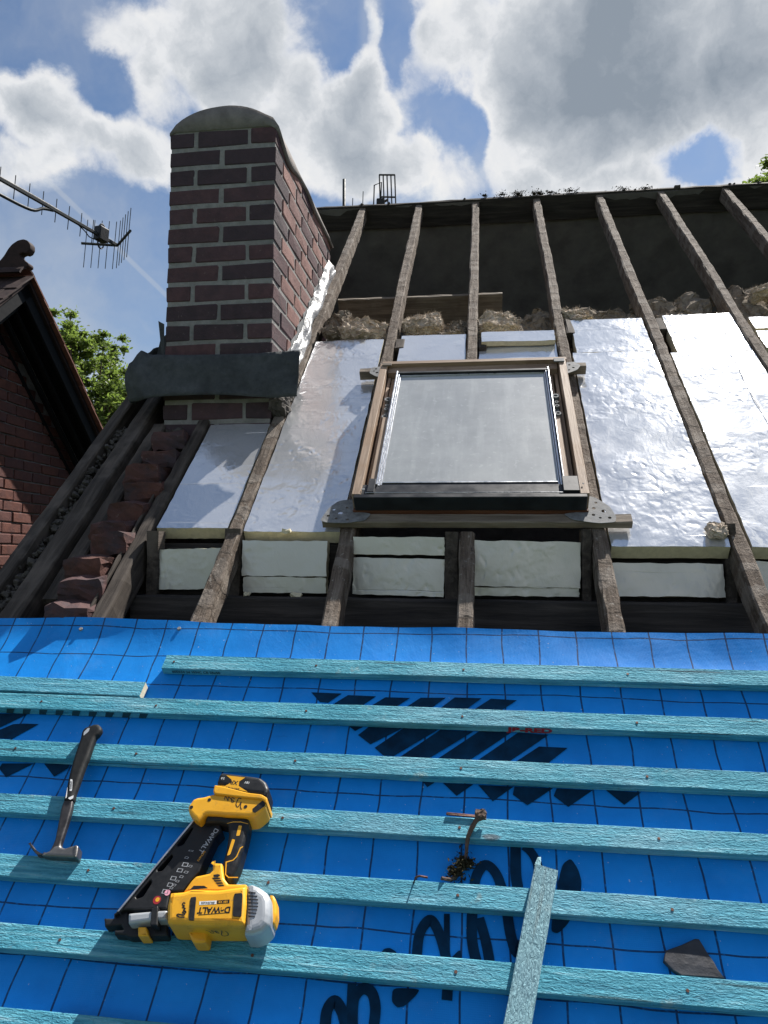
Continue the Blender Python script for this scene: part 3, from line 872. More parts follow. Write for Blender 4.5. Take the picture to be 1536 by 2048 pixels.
 'stroke_1': (.0212962962962963,[(-.0127,.5878),(-.0234,.6368),(-.022,.7061),(-.0159,.7584),(.0041,.7867),(.0284,.7657),(.0447,.7106),(.0537,.6501),(.065,.616),(.0779,.6323)]),
 'stroke_2': (.020370370370370372,[(-.0089,.6759),(.0037,.6348),(.0117,.5933),(.0096,.5746)]),
 'stroke_3': (.02314814814814815,[(.0707,.8467),(.0684,.7772),(.0715,.7422)]),
 'stroke_4': (.019444444444444445,[(.0884,.8335),(.1035,.8204),(.1154,.7936),(.117,.7452)]),
 'stroke_6': (.020370370370370372,[(-.1323,.5942),(-.1289,.6373),(-.1113,.6648),(-.0956,.6517),(-.0791,.6134),(-.0692,.5688),(-.0695,.5221)]),
 'stroke_7': (.012037037037037037,[(-.0754,.6796),(-.0723,.5985)]),
 'stroke_8': (.0212962962962963,[(-.2957,.4565),(-.2967,.4872),(-.2852,.5039),(-.2687,.4894),(-.2544,.4598)]),
 'stroke_9': (.020370370370370372,[(-.2438,.4606),(-.2479,.5085),(-.2335,.5292),(-.2144,.5235),(-.2045,.4978),(-.2046,.4637)]),
 'stroke_10': (.017592592592592594,[(-.255,.5367),(-.2517,.4977),(-.2485,.4603)]),
 'blob_5': [(.1873,.8127),(.2005,.79),(.2053,.7639),(.1989,.7293),(.1712,.6782),(.1489,.6568),(.1348,.6597),(.1418,.7005),(.1541,.7519),(.1686,.7992)],
 'blob_11': [(-.1749,.5354),(-.1223,.5376),(-.1276,.5265),(-.15,.5055),(-.1638,.5027),(-.1747,.5123)],
 'blob_12': [(-.2057,.5947),(-.1983,.6041),(-.1879,.6064),(-.1747,.6007),(-.1697,.5915)],
 'blob_13': [(-.068,.592),(-.0459,.615),(-.0421,.5924)],
 'slate': [(.3505,.6357),(.3828,.6486),(.4111,.6619),(.4182,.6612),(.4215,.6537),(.4286,.6367),(.437,.6212),(.4404,.6102),(.4501,.5942),(.3718,.5928),(.3579,.6008),(.3429,.6167)],
}

# ================================================================== THE SETTING
g = link('ground', me_from('ground', [(-900, -900, -5.5), (900, -900, -5.5), (900, 900, -5.5), (-900, 900, -5.5)], [(0, 1, 2, 3)]), 'ground')
g['kind'] = 'structure'

# ================================================================== THE STRIPPED HOUSE
RIDGE_V = 5.573
RY, RZ = RIDGE_V * cos(TH), RIDGE_V * sin(TH)
house = thing('house', 'brick house with its roof stripped to old rafters, blue membrane and battens below', 'house', Matrix.Translation((0, 0, 0)))


def roof_part(name, me, mat, parent=None):
    """parts of the house drawn in roof coordinates"""
    o = link(name, me, mat, house if parent is None else parent)
    o.matrix_basis = RM if parent is None else Matrix.Identity(4)
    return o


# rafters: (u of the left face, u of the right face, from v, to v, height of the top)
def rafter(u0, u1, v0, v1, top=-0.003, depth=0.085, seed=0, mat='rafter', wav=0.006, name='rafter'):
    return roof_part(name, me_beam(v0, v1, u0 + .003, u1 - .003, top - depth, top, 1, max(8, int((v1 - v0) / 0.055)), 0.0022, 0.006, seed, wav), mat)


EAVE = -0.6
rafter(-.895, -.840, EAVE, RIDGE_V - .02, seed=1)
rafter(-.486, -.430, EAVE, RIDGE_V - .02, seed=2)
rafter(-.081, -.025, EAVE, 1.91, seed=3)
rafter(-.081, -.025, 3.02, RIDGE_V - .02, seed=33)
rafter(.346, .402, EAVE, RIDGE_V - .02, seed=4)
rafter(.776, .832, EAVE, RIDGE_V - .02, seed=5)
rafter(1.192, 1.246, EAVE, RIDGE_V - .02, seed=6)
rafter(1.612, 1.666, EAVE, RIDGE_V - .02, seed=7)
rafter(2.03, 2.085, EAVE, RIDGE_V - .02, seed=8)
rafter(2.45, 2.505, EAVE, RIDGE_V - .02, seed=9)
# the doubled timbers at the gable end
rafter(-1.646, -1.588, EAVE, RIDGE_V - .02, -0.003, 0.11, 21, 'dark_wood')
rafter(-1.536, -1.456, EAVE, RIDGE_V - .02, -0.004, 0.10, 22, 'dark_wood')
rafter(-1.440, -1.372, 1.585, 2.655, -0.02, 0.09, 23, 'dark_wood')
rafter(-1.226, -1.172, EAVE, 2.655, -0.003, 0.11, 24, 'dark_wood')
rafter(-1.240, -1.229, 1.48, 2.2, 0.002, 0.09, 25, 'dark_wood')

# ridge board, trimmers and small timbers
roof_part('ridge_board', me_beam(-1.68, 2.9, RIDGE_V - .03, RIDGE_V, -.16, .012, 0, 60, 0.003, 0.004, 31, 0.01), 'dark_wood_x')
roof_part('trimmer', me_beam(-.548, .481, 1.922, 1.966, .002, .030, 0, 22, 0.0012, 0.003, 41), 'grey_timber')
roof_part('trimmer', me_beam(-.552, .442, 2.962, 2.998, .002, .044, 0, 22, 0.0012, 0.003, 42), 'grey_timber')
roof_part('purlin', me_beam(-.84, .108, 4.085, 4.11, -.30, -.085, 0, 26, 0.002, 0.003, 43, 0.006), 'grey_timber')
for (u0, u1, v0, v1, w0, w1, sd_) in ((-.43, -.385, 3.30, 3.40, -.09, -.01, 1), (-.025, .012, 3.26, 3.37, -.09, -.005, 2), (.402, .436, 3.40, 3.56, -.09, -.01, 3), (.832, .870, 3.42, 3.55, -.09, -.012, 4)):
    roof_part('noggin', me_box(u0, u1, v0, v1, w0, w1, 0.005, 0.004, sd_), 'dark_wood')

# studs of the low wall behind the eaves, sole plate, boards
YW = 1.383


def world_part(name, me, mat, parent=house):
    return link(name, me, mat, parent)


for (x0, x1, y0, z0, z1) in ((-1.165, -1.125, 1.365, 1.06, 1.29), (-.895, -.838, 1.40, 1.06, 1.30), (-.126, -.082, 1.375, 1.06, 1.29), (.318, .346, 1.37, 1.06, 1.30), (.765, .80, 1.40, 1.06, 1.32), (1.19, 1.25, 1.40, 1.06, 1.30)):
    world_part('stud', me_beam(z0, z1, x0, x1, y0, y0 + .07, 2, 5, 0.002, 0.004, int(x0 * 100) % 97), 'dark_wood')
world_part('sole_plate', me_beam(-1.2, 2.55, 1.33, 1.44, .90, 1.068, 0, 40, 0.003, 0.006, 51, 0.006), 'dark_wood_x')
world_part('dwarf_wall_board', me_beam(-1.2, 2.55, 1.47, 1.49, 1.05, 1.25, 0, 30, 0.002, 0.002, 52), 'dark_wood_x')
world_part('attic_floor', me_box(-1.23, 2.55, 1.5, 6.9, .78, .83), 'dark_wood_x')

# far slope: felt on its own rafters, seen from below
BM = Matrix.Translation((0, RY, RZ)) @ Matrix.Rotation(-TH, 4, 'X')
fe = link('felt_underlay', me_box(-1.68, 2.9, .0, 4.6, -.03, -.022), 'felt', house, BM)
fe2 = link('far_slope_tiles', me_box(-1.70, 2.95, .03, 4.7, -.018, -.002), 'clay', house, BM)
# house body
gw_pts = [(-.30, -5.5), (8.45, -5.5), (8.45, -.25), (RY, RZ - .14), (-.30, -.42)]


def prism_x(pts, x0, x1):
    n = len(pts)
    vs = [(x0, y, z) for y, z in pts] + [(x1, y, z) for y, z in pts]
    fs = [tuple(range(n))[::-1], tuple(range(n, 2 * n))] + [(i, (i + 1) % n, n + (i + 1) % n, n + i) for i in range(n)]
    me = me_from('prism', vs, fs)
    bm = bmesh.new(); bm.from_mesh(me); bmesh.ops.recalc_face_normals(bm, faces=bm.faces); bm.to_mesh(me); bm.free()
    return me


gable = world_part('gable_wall', prism_x(gw_pts, -1.66, -1.235), 'dark_mortar')
world_part('end_wall', prism_x(gw_pts, 2.56, 2.8), 'brickwall')
world_part('front_wall', me_box(-1.23, 2.55, -.29, -.06, -5.5, -.42), 'brickwall')
world_part('rear_wall', me_box(-1.23, 2.55, 8.2, 8.44, -5.5, -.30), 'brickwall')

# the ragged stepped bricks along the top of the gable wall
rb = random.Random(5)
k = 0
yb = 1.17
while yb < 1.94:
    zt = yb * math.tan(TH) - 0.02
    for xx in (-1.305,):
        ln = rb.uniform(.19, .235)
        o = link('brick', me_lump(.145, ln + .03, .082, 300 + k, 3, .014, 20, .0025), BRICKS_SOOT, gable)
        o.matrix_basis = Matrix.Translation((xx + rb.uniform(-.014, .012), yb + .02, zt - .045 + rb.uniform(-.012, .012))) @ Matrix.Rotation(rb.uniform(-.08, .12), 4, 'X') @ Matrix.Rotation(rb.uniform(-.16, .16), 4, 'Z') @ Matrix.Rotation(rb.uniform(-.1, .1), 4, 'Y')
    yb += .079
    k += 1
rub = []
for i in range(26):
    v = 1.60 + i * .041
    b = me_lump(.10, .09, .055, 200 + i, 6, .02, 22, .003)
    b.transform(Matrix.Translation(UV(-1.30 + rb.uniform(-.03, .03), v, -.075)) @ Matrix.Rotation(rb.uniform(0, 6), 4, 'Z'))
    rub.append(b)
for i in range(620):
    v = rb.uniform(1.45, 2.66)
    u = rb.choice([rb.uniform(-1.37, -1.235), rb.uniform(-1.59, -1.535), rb.uniform(-1.59, -1.535)])
    s = rb.choice([.003, .004, .006, .008, .013])
    p = UV(u, v, rb.uniform(-.075, -.05) if u > -1.4 else rb.uniform(-.05, -.02))
    b = me_box(-s, s, -s * .8, s * .8, -s * .6, s * .6, s * .3, s * .25, i)
    b.transform(Matrix.Translation(p) @ Matrix.Rotation(rb.uniform(0, 6), 4, Vector((rb.random(), rb.random(), rb.random() + .1))))
    rub.append(b)
o = world_part('rubble', me_join(rub), 'dark_mortar', gable)
o['kind'] = 'stuff'

# ------------------------------------------------------------------ membrane
def mem_w(u, v):
    w = 0.0012 + 0.0012 * noise.noise((u * 3, v * 3, 0.3)) + 0.0009 * noise.noise((u * 11, v * 7, 2.3))
    if v > 1.33:
        k = (v - 1.33) / 0.14
        w += k * k * (0.014 + 0.016 * noise.noise((u * 2.1, 0.0, 4.2))) + 0.007 * k * noise.noise((u * 6, v * 9, 1.0))
    return w


nu, nv = 190, 80
vs, fs = [], []
for j in range(nv + 1):
    for i in range(nu + 1):
        u = -1.72 + 4.5 * i / nu
        top = 1.462 + 0.006 * noise.noise((u * 1.6, 2.0, 0.0)) - 0.004 * u
        t = j / nv
        v = EAVE - .05 + (top - EAVE + .05) * (1 - (1 - t) ** 1.6)
        vs.append((u, v, mem_w(u, v)))
for j in range(nv):
    for i in range(nu):
        a = j * (nu + 1) + i
        fs.append((a, a + 1, a + nu + 2, a + nu + 1))
memb = roof_part('membrane', me_from('membrane', vs, fs, True), 'membrane')
PW = 0.0036
for key, val in TR.items():
    if key.startswith('logo_'):
        pts = val
        o = roof_part('printed_bar', me_from('bar', [(x, y, PW) for x, y in pts], [tuple(range(len(pts)))]), 'ink', memb)
    elif key.startswith('blob_'):
        rp = round_poly(val, .3, 3)
        me = me_curve([rp], 0, 0)
        me.transform(Matrix.Translation((0, 0, PW)))
        roof_part('printed_letter', me, 'ink', memb)
    elif key.startswith('stroke_'):
        w_, pts = val
        a, b = stroke_poly(pts, w_)
        zz = PW + 0.00005 * len(pts)
        roof_part('printed_letter', me_from('stroke', [(x, y, zz) for x, y, _ in a], b), 'ink', memb)
# felt nails at the top edge
for (u, v) in ((-.905, 1.438), (-1.215, 1.428), (-1.66 + .1, 1.43)):
    roof_part('nail', me_curve([[(u + .006 * cos(t * pi / 5), v + .006 * sin(t * pi / 5)) for t in range(10)]], .010, .016, .001, 1), 'galv')

# ------------------------------------------------------------------ battens
BT0, BT1 = 0.0045, 0.0295


def batten(u0, u1, vtop, seed, rz=0.0):
    return roof_part('batten', me_beam(u0, u1, vtop - .0495, vtop, BT0, BT1, 0, max(12, int((u1 - u0) / 0.06)), 0.0006, 0.0016, seed, 0.0016), 'batten')


bA = batten(-.899, 2.75, 1.324, 61)
bB = batten(-1.69, 2.75, 1.174, 62)
batten(-1.69, 2.75, 1.027, 63)
batten(-1.69, 2.75, .879, 64)
batten(-1.69, 2.75, .732, 65)
bG = batten(-1.69, 2.75, .588, 66)
for i, v in enumerate((.437, .288, .140, -.008, -.156, -.304, -.452)):
    batten(-1.69, 2.75, v, 67 + i)


def me_wide(txt, size, bold, sx):
    me = me_text(txt, size, bold)
    me.transform(Matrix.Scale(sx, 4, (1, 0, 0)))
    return me


def on_side(me, u, vface, w, rz=0.0):
    """lay a flat print on the lower edge of a batten"""
    me.transform(Matrix.Translation((u, vface - .0012, w)) @ Matrix.Rotation(pi / 2, 4, 'X') @ Matrix.Rotation(rz, 4, 'Z'))
    return me


roof_part('stamp', on_side(me_text('BS5534 24 WHC CE 25x50', .0125, 0.0003), -.80, 1.2745, .0165), 'green_ink', bA)
roof_part('stamp', on_side(me_wide('JB-RED', .024, 0.0012, 1.5), .115, 1.1245, .0170), 'red_ink', bB)
rs = random.Random(4)
for i in range(9):
    x = -1.30 + i * .048
    pts = [(x, .0065), (x + .02, .0065), (x + .033, .0275), (x + .010, .0275)]
    me = me_from('bar', [(a, 0, b) for a, b in pts], [(0, 1, 2, 3)])
    me.transform(Matrix.Translation((0, 1.1233, 0)))
    roof_part('stamp', me, 'green_ink', bB)
# nail heads in the battens over the rafters
for v in (1.299, 1.149, 1.002, .854, .707, .563):
    for i, u in enumerate((-1.20, -.87, -.458, -.053, .374, .804, 1.22)):
        if v > 1.25 and u < -.9:
            continue
        r_ = .0032
        roof_part('nail', me_curve([[(u + rs.uniform(-.02, .02) * 0 + r_ * cos(t * pi / 4), v + r_ * sin(t * pi / 4)) for t in range(8)]], BT1 - .001, BT1 + .0012, 0, 1), 'rust')

# loose batten lying against the second run, its sawn end showing
bc = tag(link('roofing_batten', me_beam(-.80, 0, -.0495, 0, 0, .025, 0, 16, 0.0006, 0.0016, 91, 0.001), 'batten', None, on_roof(-.928, 1.2265, BT0, -.012)),
         'short blue batten with a pale sawn end, lying loose on the membrane above the hammer', 'batten')
link('sawn_end', me_box(.0002, .0012, -.047, -.003, .002, .023), 'bare_wood', bc)

# ------------------------------------------------------------------ insulation boards
def wavy_board(du, dv, seed, nicks=0.0017, th=0.05):
    """a foil-faced board: cut edges a little ragged, face gently buckled; local origin at its lower left corner"""
    n1, n2 = 14, max(8, int(dv / .035))
    vs, fs = [], []
    rnd = random.Random(seed)
    for layer in (0, 1):
        for j in range(n2 + 1):
            for i in range(n1 + 1):
                x = du * i / n1
                y = dv * j / n2
                e = (i in (0, n1)) + (j in (0, n2))
                if e:
                    x += rnd.uniform(-nicks, nicks); y += rnd.uniform(-nicks, nicks)
                w = 0.0025 * noise.noise((x * 6 + seed, y * 5, 1.0)) + 0.0035 * noise.noise((x * 2 + seed, y * 1.5, 5.0))
                vs.append((x, y, w if layer == 0 else w - th))
    N = (n1 + 1) * (n2 + 1)
    ix = lambda i, j, l=0: l * N + j * (n1 + 1) + i
    for j in range(n2):
        for i in range(n1):
            fs.append((ix(i, j), ix(i + 1, j), ix(i + 1, j + 1), ix(i, j + 1)))
    top = me_from('foil_face', vs[:N], fs, True)
    ef = []
    for i in range(n1):
        ef.append((ix(i, 0, 1), ix(i + 1, 0, 1), ix(i + 1, 0), ix(i, 0)))
        ef.append((ix(i, n2), ix(i + 1, n2), ix(i + 1, n2, 1), ix(i, n2, 1)))
    for j in range(n2):
        ef.append((ix(0, j), ix(0, j + 1), ix(0, j + 1, 1), ix(0, j, 1)))
        ef.append((ix(n1, j, 1), ix(n1, j + 1, 1), ix(n1, j + 1), ix(n1, j)))
    for j in range(n2):
        for i in range(n1):
            ef.append((ix(i, j + 1, 1), ix(i + 1, j + 1, 1), ix(i + 1, j, 1), ix(i, j, 1)))
    sh = [(x, y, w - .0006) for x, y, w in vs]
    return top, me_from('foam_core', sh, ef)


GI = 'foil-faced insulation boards between the rafters'


def board(label, u0, u1, v0, v1, w=-.012, seed=0, rz=0.0, mw=None, th=0.05, group=GI):
    t = thing('insulation_board', label, 'insulation board', mw if mw is not None else on_roof(u0, v0, w, rz), group)
    a, b = wavy_board(u1 - u0, v1 - v0, seed, th=th)
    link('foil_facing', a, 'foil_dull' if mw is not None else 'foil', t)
    link('foam_core', b, 'foam', t)
    return t


board('short shaded foil insulation board just below the chimney', -1.165, -.90, 1.945, 2.635, -.018, 1)
board('long foil insulation board between the chimney and the roof window', -.836, -.49, 1.92, 3.40, -.012, 2)
board('small foil board above the left half of the roof window', -.405, -.084, 2.96, 3.44, -.016, 3)
board('foil board above the right half of the roof window, under a loose strip', -.02, .342, 2.96, 3.33, -.022, 4)
board('narrow foil strip lying on top of the board above the roof window', -.008, .338, 3.295, 3.40, .010, 5, th=.024)
board('large bright foil board directly right of the roof window', .408, .772, 1.848, 3.195, -.010, 6)
board('short foil offcut topping the board right of the roof window', .43, .772, 3.203, 3.55, -.014, 7)
board('large creased foil board in the bay at the right edge', .838, 1.19, 1.848, 3.17, -.010, 8)
board('dull crumpled foil offcut topping the right edge board', .872, 1.19, 3.178, 3.575, -.014, 9)
board('small glaring foil scrap between the two rightmost rafters, upper one', 1.262, 1.60, 3.40, 3.52, -.014, 10)
board('small glaring foil scrap between the two rightmost rafters, lower one', 1.256, 1.60, 3.20, 3.372, -.014, 11)


for key_ in ('large creased foil board in the bay at the right edge', 'dull crumpled foil offcut topping the right edge board'):
    bo_ = [o for o in COL.objects if o.get('label') == key_][0]
    big_ = 'large' in key_
    rr0 = random.Random(2)
    path_ = [(.25 + rr0.uniform(-.006, .006) - (.0 if big_ else .0), y_ * (1.31 if big_ else .39) / 16, 0) for y_ in range(17)]
    a, b = stroke_poly(path_, .0045, 2)
    link('knife_cut', me_from('cut', [(x, y, .0045) for x, y, _ in a], b), 'dark_steel', bo_)


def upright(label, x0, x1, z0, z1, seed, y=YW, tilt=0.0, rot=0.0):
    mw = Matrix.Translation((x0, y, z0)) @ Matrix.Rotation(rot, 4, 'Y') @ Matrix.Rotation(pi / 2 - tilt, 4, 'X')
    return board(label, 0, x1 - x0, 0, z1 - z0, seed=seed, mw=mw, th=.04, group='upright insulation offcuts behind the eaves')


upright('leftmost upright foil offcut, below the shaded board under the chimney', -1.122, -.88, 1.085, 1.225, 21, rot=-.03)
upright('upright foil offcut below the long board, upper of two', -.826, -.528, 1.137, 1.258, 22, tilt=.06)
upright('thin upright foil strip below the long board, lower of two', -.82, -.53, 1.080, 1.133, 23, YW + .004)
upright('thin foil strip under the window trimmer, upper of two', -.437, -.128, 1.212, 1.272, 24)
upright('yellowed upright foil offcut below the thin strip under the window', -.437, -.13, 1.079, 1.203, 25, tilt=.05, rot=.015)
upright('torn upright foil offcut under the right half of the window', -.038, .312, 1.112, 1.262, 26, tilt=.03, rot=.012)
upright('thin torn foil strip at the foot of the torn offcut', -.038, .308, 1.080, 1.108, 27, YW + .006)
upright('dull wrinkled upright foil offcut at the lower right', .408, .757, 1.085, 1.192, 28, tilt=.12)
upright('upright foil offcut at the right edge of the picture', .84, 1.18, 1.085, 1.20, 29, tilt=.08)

# ------------------------------------------------------------------ mineral wool
def wool(label, u, v, w, du, dv, dw, seed, rz=0.0, amp=.02, cuts=14, mat='wool'):
    o = tag(link('mineral_wool', me_lump(du, dv, dw, seed, cuts + 6, amp * 1.5, 11, .006), mat, None, on_roof(u, v, w, rz)), label, 'insulation', 'torn mineral wool above the boards')
    rnd = random.Random(seed)
    vs, fs = [], []
    mv = o.data.vertices
    for _ in range(1100):
        q = mv[rnd.randrange(len(mv))]
        p_ = q.co.copy()
        d_ = (q.normal + Vector((rnd.gauss(0, .9), rnd.gauss(0, .9), rnd.gauss(0, .9)))).normalized() * rnd.uniform(.008, .030)
        e_ = d_.orthogonal().normalized() * .0011
        k_ = len(vs)
        vs += [p_ - e_, p_ + e_, p_ + d_]
        fs.append((k_, k_ + 1, k_ + 2))
    f = link('loose_fibre', me_from('fibre', vs, fs), mat, o)
    f['kind'] = 'stuff'
    return o


wool('torn wool lump with painted shade against the rafter beside the chimney', -.74, 3.58, -.05, .15, .24, .09, 1, .2, .03, 14, 'wool_shade')
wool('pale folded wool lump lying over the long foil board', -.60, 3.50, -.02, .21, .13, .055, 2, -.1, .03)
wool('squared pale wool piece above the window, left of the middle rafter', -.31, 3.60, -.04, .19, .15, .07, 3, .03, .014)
wool('wool tuft with painted shade beside the middle rafter', -.15, 3.56, -.09, .14, .16, .10, 4, 0, .02, 14, 'wool_shade')
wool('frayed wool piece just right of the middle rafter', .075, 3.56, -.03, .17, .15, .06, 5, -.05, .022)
wool('long wool batt with painted shade behind the boards above the window', .20, 3.70, -.16, .34, .36, .09, 6, .06, .03, 18, 'wool_shade')
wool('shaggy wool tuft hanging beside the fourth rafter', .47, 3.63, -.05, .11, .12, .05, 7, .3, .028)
wool('wool batt with a torn upper edge between the fourth and fifth rafters', .60, 3.70, -.15, .36, .40, .07, 8, .10, .035, 18, 'wool_shade')
wool('wool batt with a curled upper edge between the fifth and sixth rafters', 1.01, 3.76, -.15, .36, .46, .07, 9, .10, .035, 18, 'wool_shade')
wool('wool batt with a bright torn edge at the far right', 1.42, 3.80, -.14, .36, .56, .07, 10, .06, .035, 18, 'wool_shade')
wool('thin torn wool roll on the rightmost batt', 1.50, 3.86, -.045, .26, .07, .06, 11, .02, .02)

# ------------------------------------------------------------------ roof window
win = thing('roof_window', 'pine framed roof window with dusty glass, standing open in the bare rafters', 'roof window', on_roof(0, 0, 0))


def wp(name, x0, x1, y0, y1, z0, z1, mat, bev=.0015, parent=win, seed=0):
    return link(name, me_box(x0, x1, y0, y1, z0, z1, bev, 0.0004, seed), mat, parent)


wp('frame_stile', -.446, -.416, 1.985, 2.924, .002, .100, 'pine')
wp('frame_stile', .316, .346, 1.985, 2.924, .002, .100, 'pine')
wp('frame_stile', -.411, -.398, 2.00, 2.87, .002, .060, 'pine')
wp('frame_stile', .298, .311, 2.00, 2.87, .002, .060, 'pine')
wp('frame_head', -.440, .352, 2.926, 2.950, .046, .098, 'pine_x')
wp('frame_head', -.412, .312, 2.880, 2.924, .004, .080, 'pine_x')
wp('frame_sill', -.446, .346, 1.9685, 1.9835, .0025, .040, 'red_pine')
wp('sash_rail', -.394, -.372, 2.07, 2.50, .020, .088, 'pine')
wp('sash_rail', .262, .294, 2.07, 2.50, .020, .078, 'pine')
wp('sash_rail', -.394, -.372, 2.60, 2.86, .010, .058, 'pine')
wp('sash_rail', .262, .290, 2.60, 2.86, .010, .058, 'pine')
# aluminium glazing profiles, stepped
for (x0, x1, h) in ((-.370, -.364, .098), (-.362, -.356, .092), (-.354, -.350, .087)):
    wp('glazing_bead', x0, x1, 2.045, 2.862, .060, h, 'alu', .0008)
for (x0, x1, h) in ((.252, .256, .087), (.258, .264, .092), (.268, .272, .100)):
    wp('glazing_bead', x0, x1, 2.045, 2.862, .060, h, 'alu', .0008)
wp('glazing_bead', -.349, .251, 2.838, 2.843, .060, .086, 'alu', .0008)
wp('glazing_bead', -.364, .266, 2.848, 2.862, .060, .094, 'black_cover', .0015)
wp('glazing_bead', -.349, .251, 2.068, 2.074, .060, .086, 'alu', .0008)
wp('gasket', -.355, .257, 2.056, 2.066, .060, .083, 'black_cover', .001)
pane = wp('glass_pane', -.3495, .2515, 2.075, 2.8375, .076, .082, 'glass', 0)
wp('dark_backing', -.349, .251, 2.07, 2.84, .006, .012, 'dark_wood')  # dark sheet behind the pane, standing in for the unlit interior
wp('blind', -.345, .247, 2.60, 2.838, .020, .024, 'blind')
wp('bottom_cover', -.432, .332, 1.988, 2.054, .058, .090, 'black_cover', .004)
wp('bottom_cover', -.438, .338, 1.966, 1.9845, .043, .1005, 'black_cover', .0025)
wp('cover_lip', -.40, .26, 1.9905, 1.9925, .0985, .1015, 'alu', .0005)
wp('side_channel', -.395, -.371, 2.00, 2.075, .09, .100, 'black_cover', .001)
wp('side_channel', .264, .315, 2.00, 2.080, .089, .102, 'black_cover', .001)
wp('corner_block', -.436, -.396, 2.900, 2.922, .1005, .1065, 'grey_timber')
wp('corner_block', .296, .340, 2.895, 2.922, .1005, .1065, 'galv')
wp('screw', -.414, -.404, 2.005, 2.015, .100, .1035, 'galv', .001)
wp('screw', .326, .332, 2.03, 2.036, .1038, .1055, 'galv', .001)
for sx, xc in ((-1, -.388), (1, .286)):
    hb = link('hinge', me_box(xc - .009, xc + .009, 2.505, 2.66, .058, .070, .002), 'galv', win)
    for (y, r) in ((2.515, .013), (2.648, .015), (2.572, .009), (2.60, .008)):
        c = [(xc + r * cos(t * pi / 7), y + r * sin(t * pi / 7)) for t in range(14)]
        c2 = [(xc + r * .5 * cos(t * pi / 7), y + r * .5 * sin(t * pi / 7)) for t in range(14)]
        link('pivot', me_curve([c, c2], .066, .084, .001, 1), 'galv', hb)
    link('link_arm', me_box(xc + .010 * -sx, xc + .014 * -sx if sx < 0 else xc - .009, 2.52, 2.65, .066, .088, .001) if sx < 0 else me_box(xc - .016, xc - .011, 2.52, 2.65, .066, .088, .001), 'steel', hb)


def bracket(pts, holes, w, mw=None):
    loops = [round_poly(pts, .22, 2)] + [[(x + r * cos(t * pi / 4), y + r * sin(t * pi / 4)) for t in range(8)] for x, y, r in holes]
    return link('fixing_bracket', me_curve(loops, w, w + .002), 'galv', win)


bracket([(-.555, 1.925), (-.535, 1.995), (-.505, 2.035), (-.448, 2.045), (-.448, 1.975), (-.38, 1.963), (-.40, 1.925), (-.46, 1.912), (-.53, 1.914)],
        [(-.53, 1.95, .006), (-.50, 1.935, .005), (-.49, 1.965, .009), (-.47, 1.995, .005), (-.515, 1.985, .006), (-.46, 1.93, .005)], .0315)
bracket([(.348, 1.975), (.348, 2.06), (.375, 2.05), (.418, 2.00), (.432, 1.945), (.425, 1.918), (.37, 1.912), (.29, 1.93), (.262, 1.962)],
        [(.365, 1.99, .006), (.395, 1.975, .008), (.41, 1.94, .006), (.38, 1.94, .005), (.36, 1.955, .006), (.375, 2.02, .005)], .0315)
bracket([(-.505, 2.945), (-.50, 2.995), (-.46, 3.002), (-.448, 2.96), (-.448, 2.905), (-.47, 2.91)], [(-.478, 2.98, .006), (-.47, 2.945, .007), (-.485, 2.96, .005)], .0455)
bracket([(.348, 2.89), (.348, 2.99), (.395, 3.0), (.418, 2.965), (.40, 2.925)], [(.37, 2.97, .006), (.385, 2.945, .006), (.365, 2.925, .005)], .0455)

# ================================================================== CHIMNEY
CX0, CX1, CY0, CY1 = -1.387, -.902, 1.957, 3.135
ch = thing('chimney', 'plum and red brick chimney stack with arched cement cap and bent lead apron', 'chimney', Matrix.Translation((0, 0, 0)))
link('mortar_core', me_box(CX0 + .004, CX1 - .004, CY0 + .004, CY1 - .004, .9, 3.10, .002), 'mortar', ch)
CP, CH = .0876, .0705
J = .0165
rc = random.Random(8)
W_ = CX1 - CX0
HD = .115
SXL = (W_ - J) / 2                     # stretcher on the front
SYL = .2275


def put_brick(x0, x1, y0, y1, zc, face):
    r = rc.random()
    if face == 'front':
        mt = BRICKS[2] if r < .62 else BRICKS[1]  # front bricks darkened in colour for the shaded face
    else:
        mt = BRICKS[0] if r < .7 else BRICKS[1]  # side bricks mostly lightened in colour for the sunlit face
    o = link('brick', brick_me(x1 - x0, y1 - y0, CH, rc.randrange(4), mt), None, ch)
    o.matrix_basis = Matrix.Translation(((x0 + x1) / 2 + rc.uniform(-.0012, .0012), (y0 + y1) / 2 + rc.uniform(-.0012, .0012), zc + rc.uniform(-.0012, .0012))) @ Matrix.Rotation(rc.uniform(-.005, .005), 4, 'Y')


row = 0
z = 3.058
while z > 1.55:
    if row % 2 == 0:      # header, stretcher, header on the front
        hw = .112
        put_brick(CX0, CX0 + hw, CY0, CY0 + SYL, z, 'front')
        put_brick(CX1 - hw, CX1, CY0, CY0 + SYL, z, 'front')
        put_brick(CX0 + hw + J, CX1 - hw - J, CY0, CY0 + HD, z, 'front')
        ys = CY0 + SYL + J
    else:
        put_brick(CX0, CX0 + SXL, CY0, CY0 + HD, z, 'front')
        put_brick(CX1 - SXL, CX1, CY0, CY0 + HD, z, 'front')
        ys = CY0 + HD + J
    while ys < CY1 - .03:
        ye = min(CY1, ys + SYL)
        if CY1 - ye < .05:
            ye = CY1
        if ye * math.tan(TH) < z + .42:
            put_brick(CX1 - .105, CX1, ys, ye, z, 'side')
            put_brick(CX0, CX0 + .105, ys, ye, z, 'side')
        ys = ye + J
    row += 1
    z -= CP
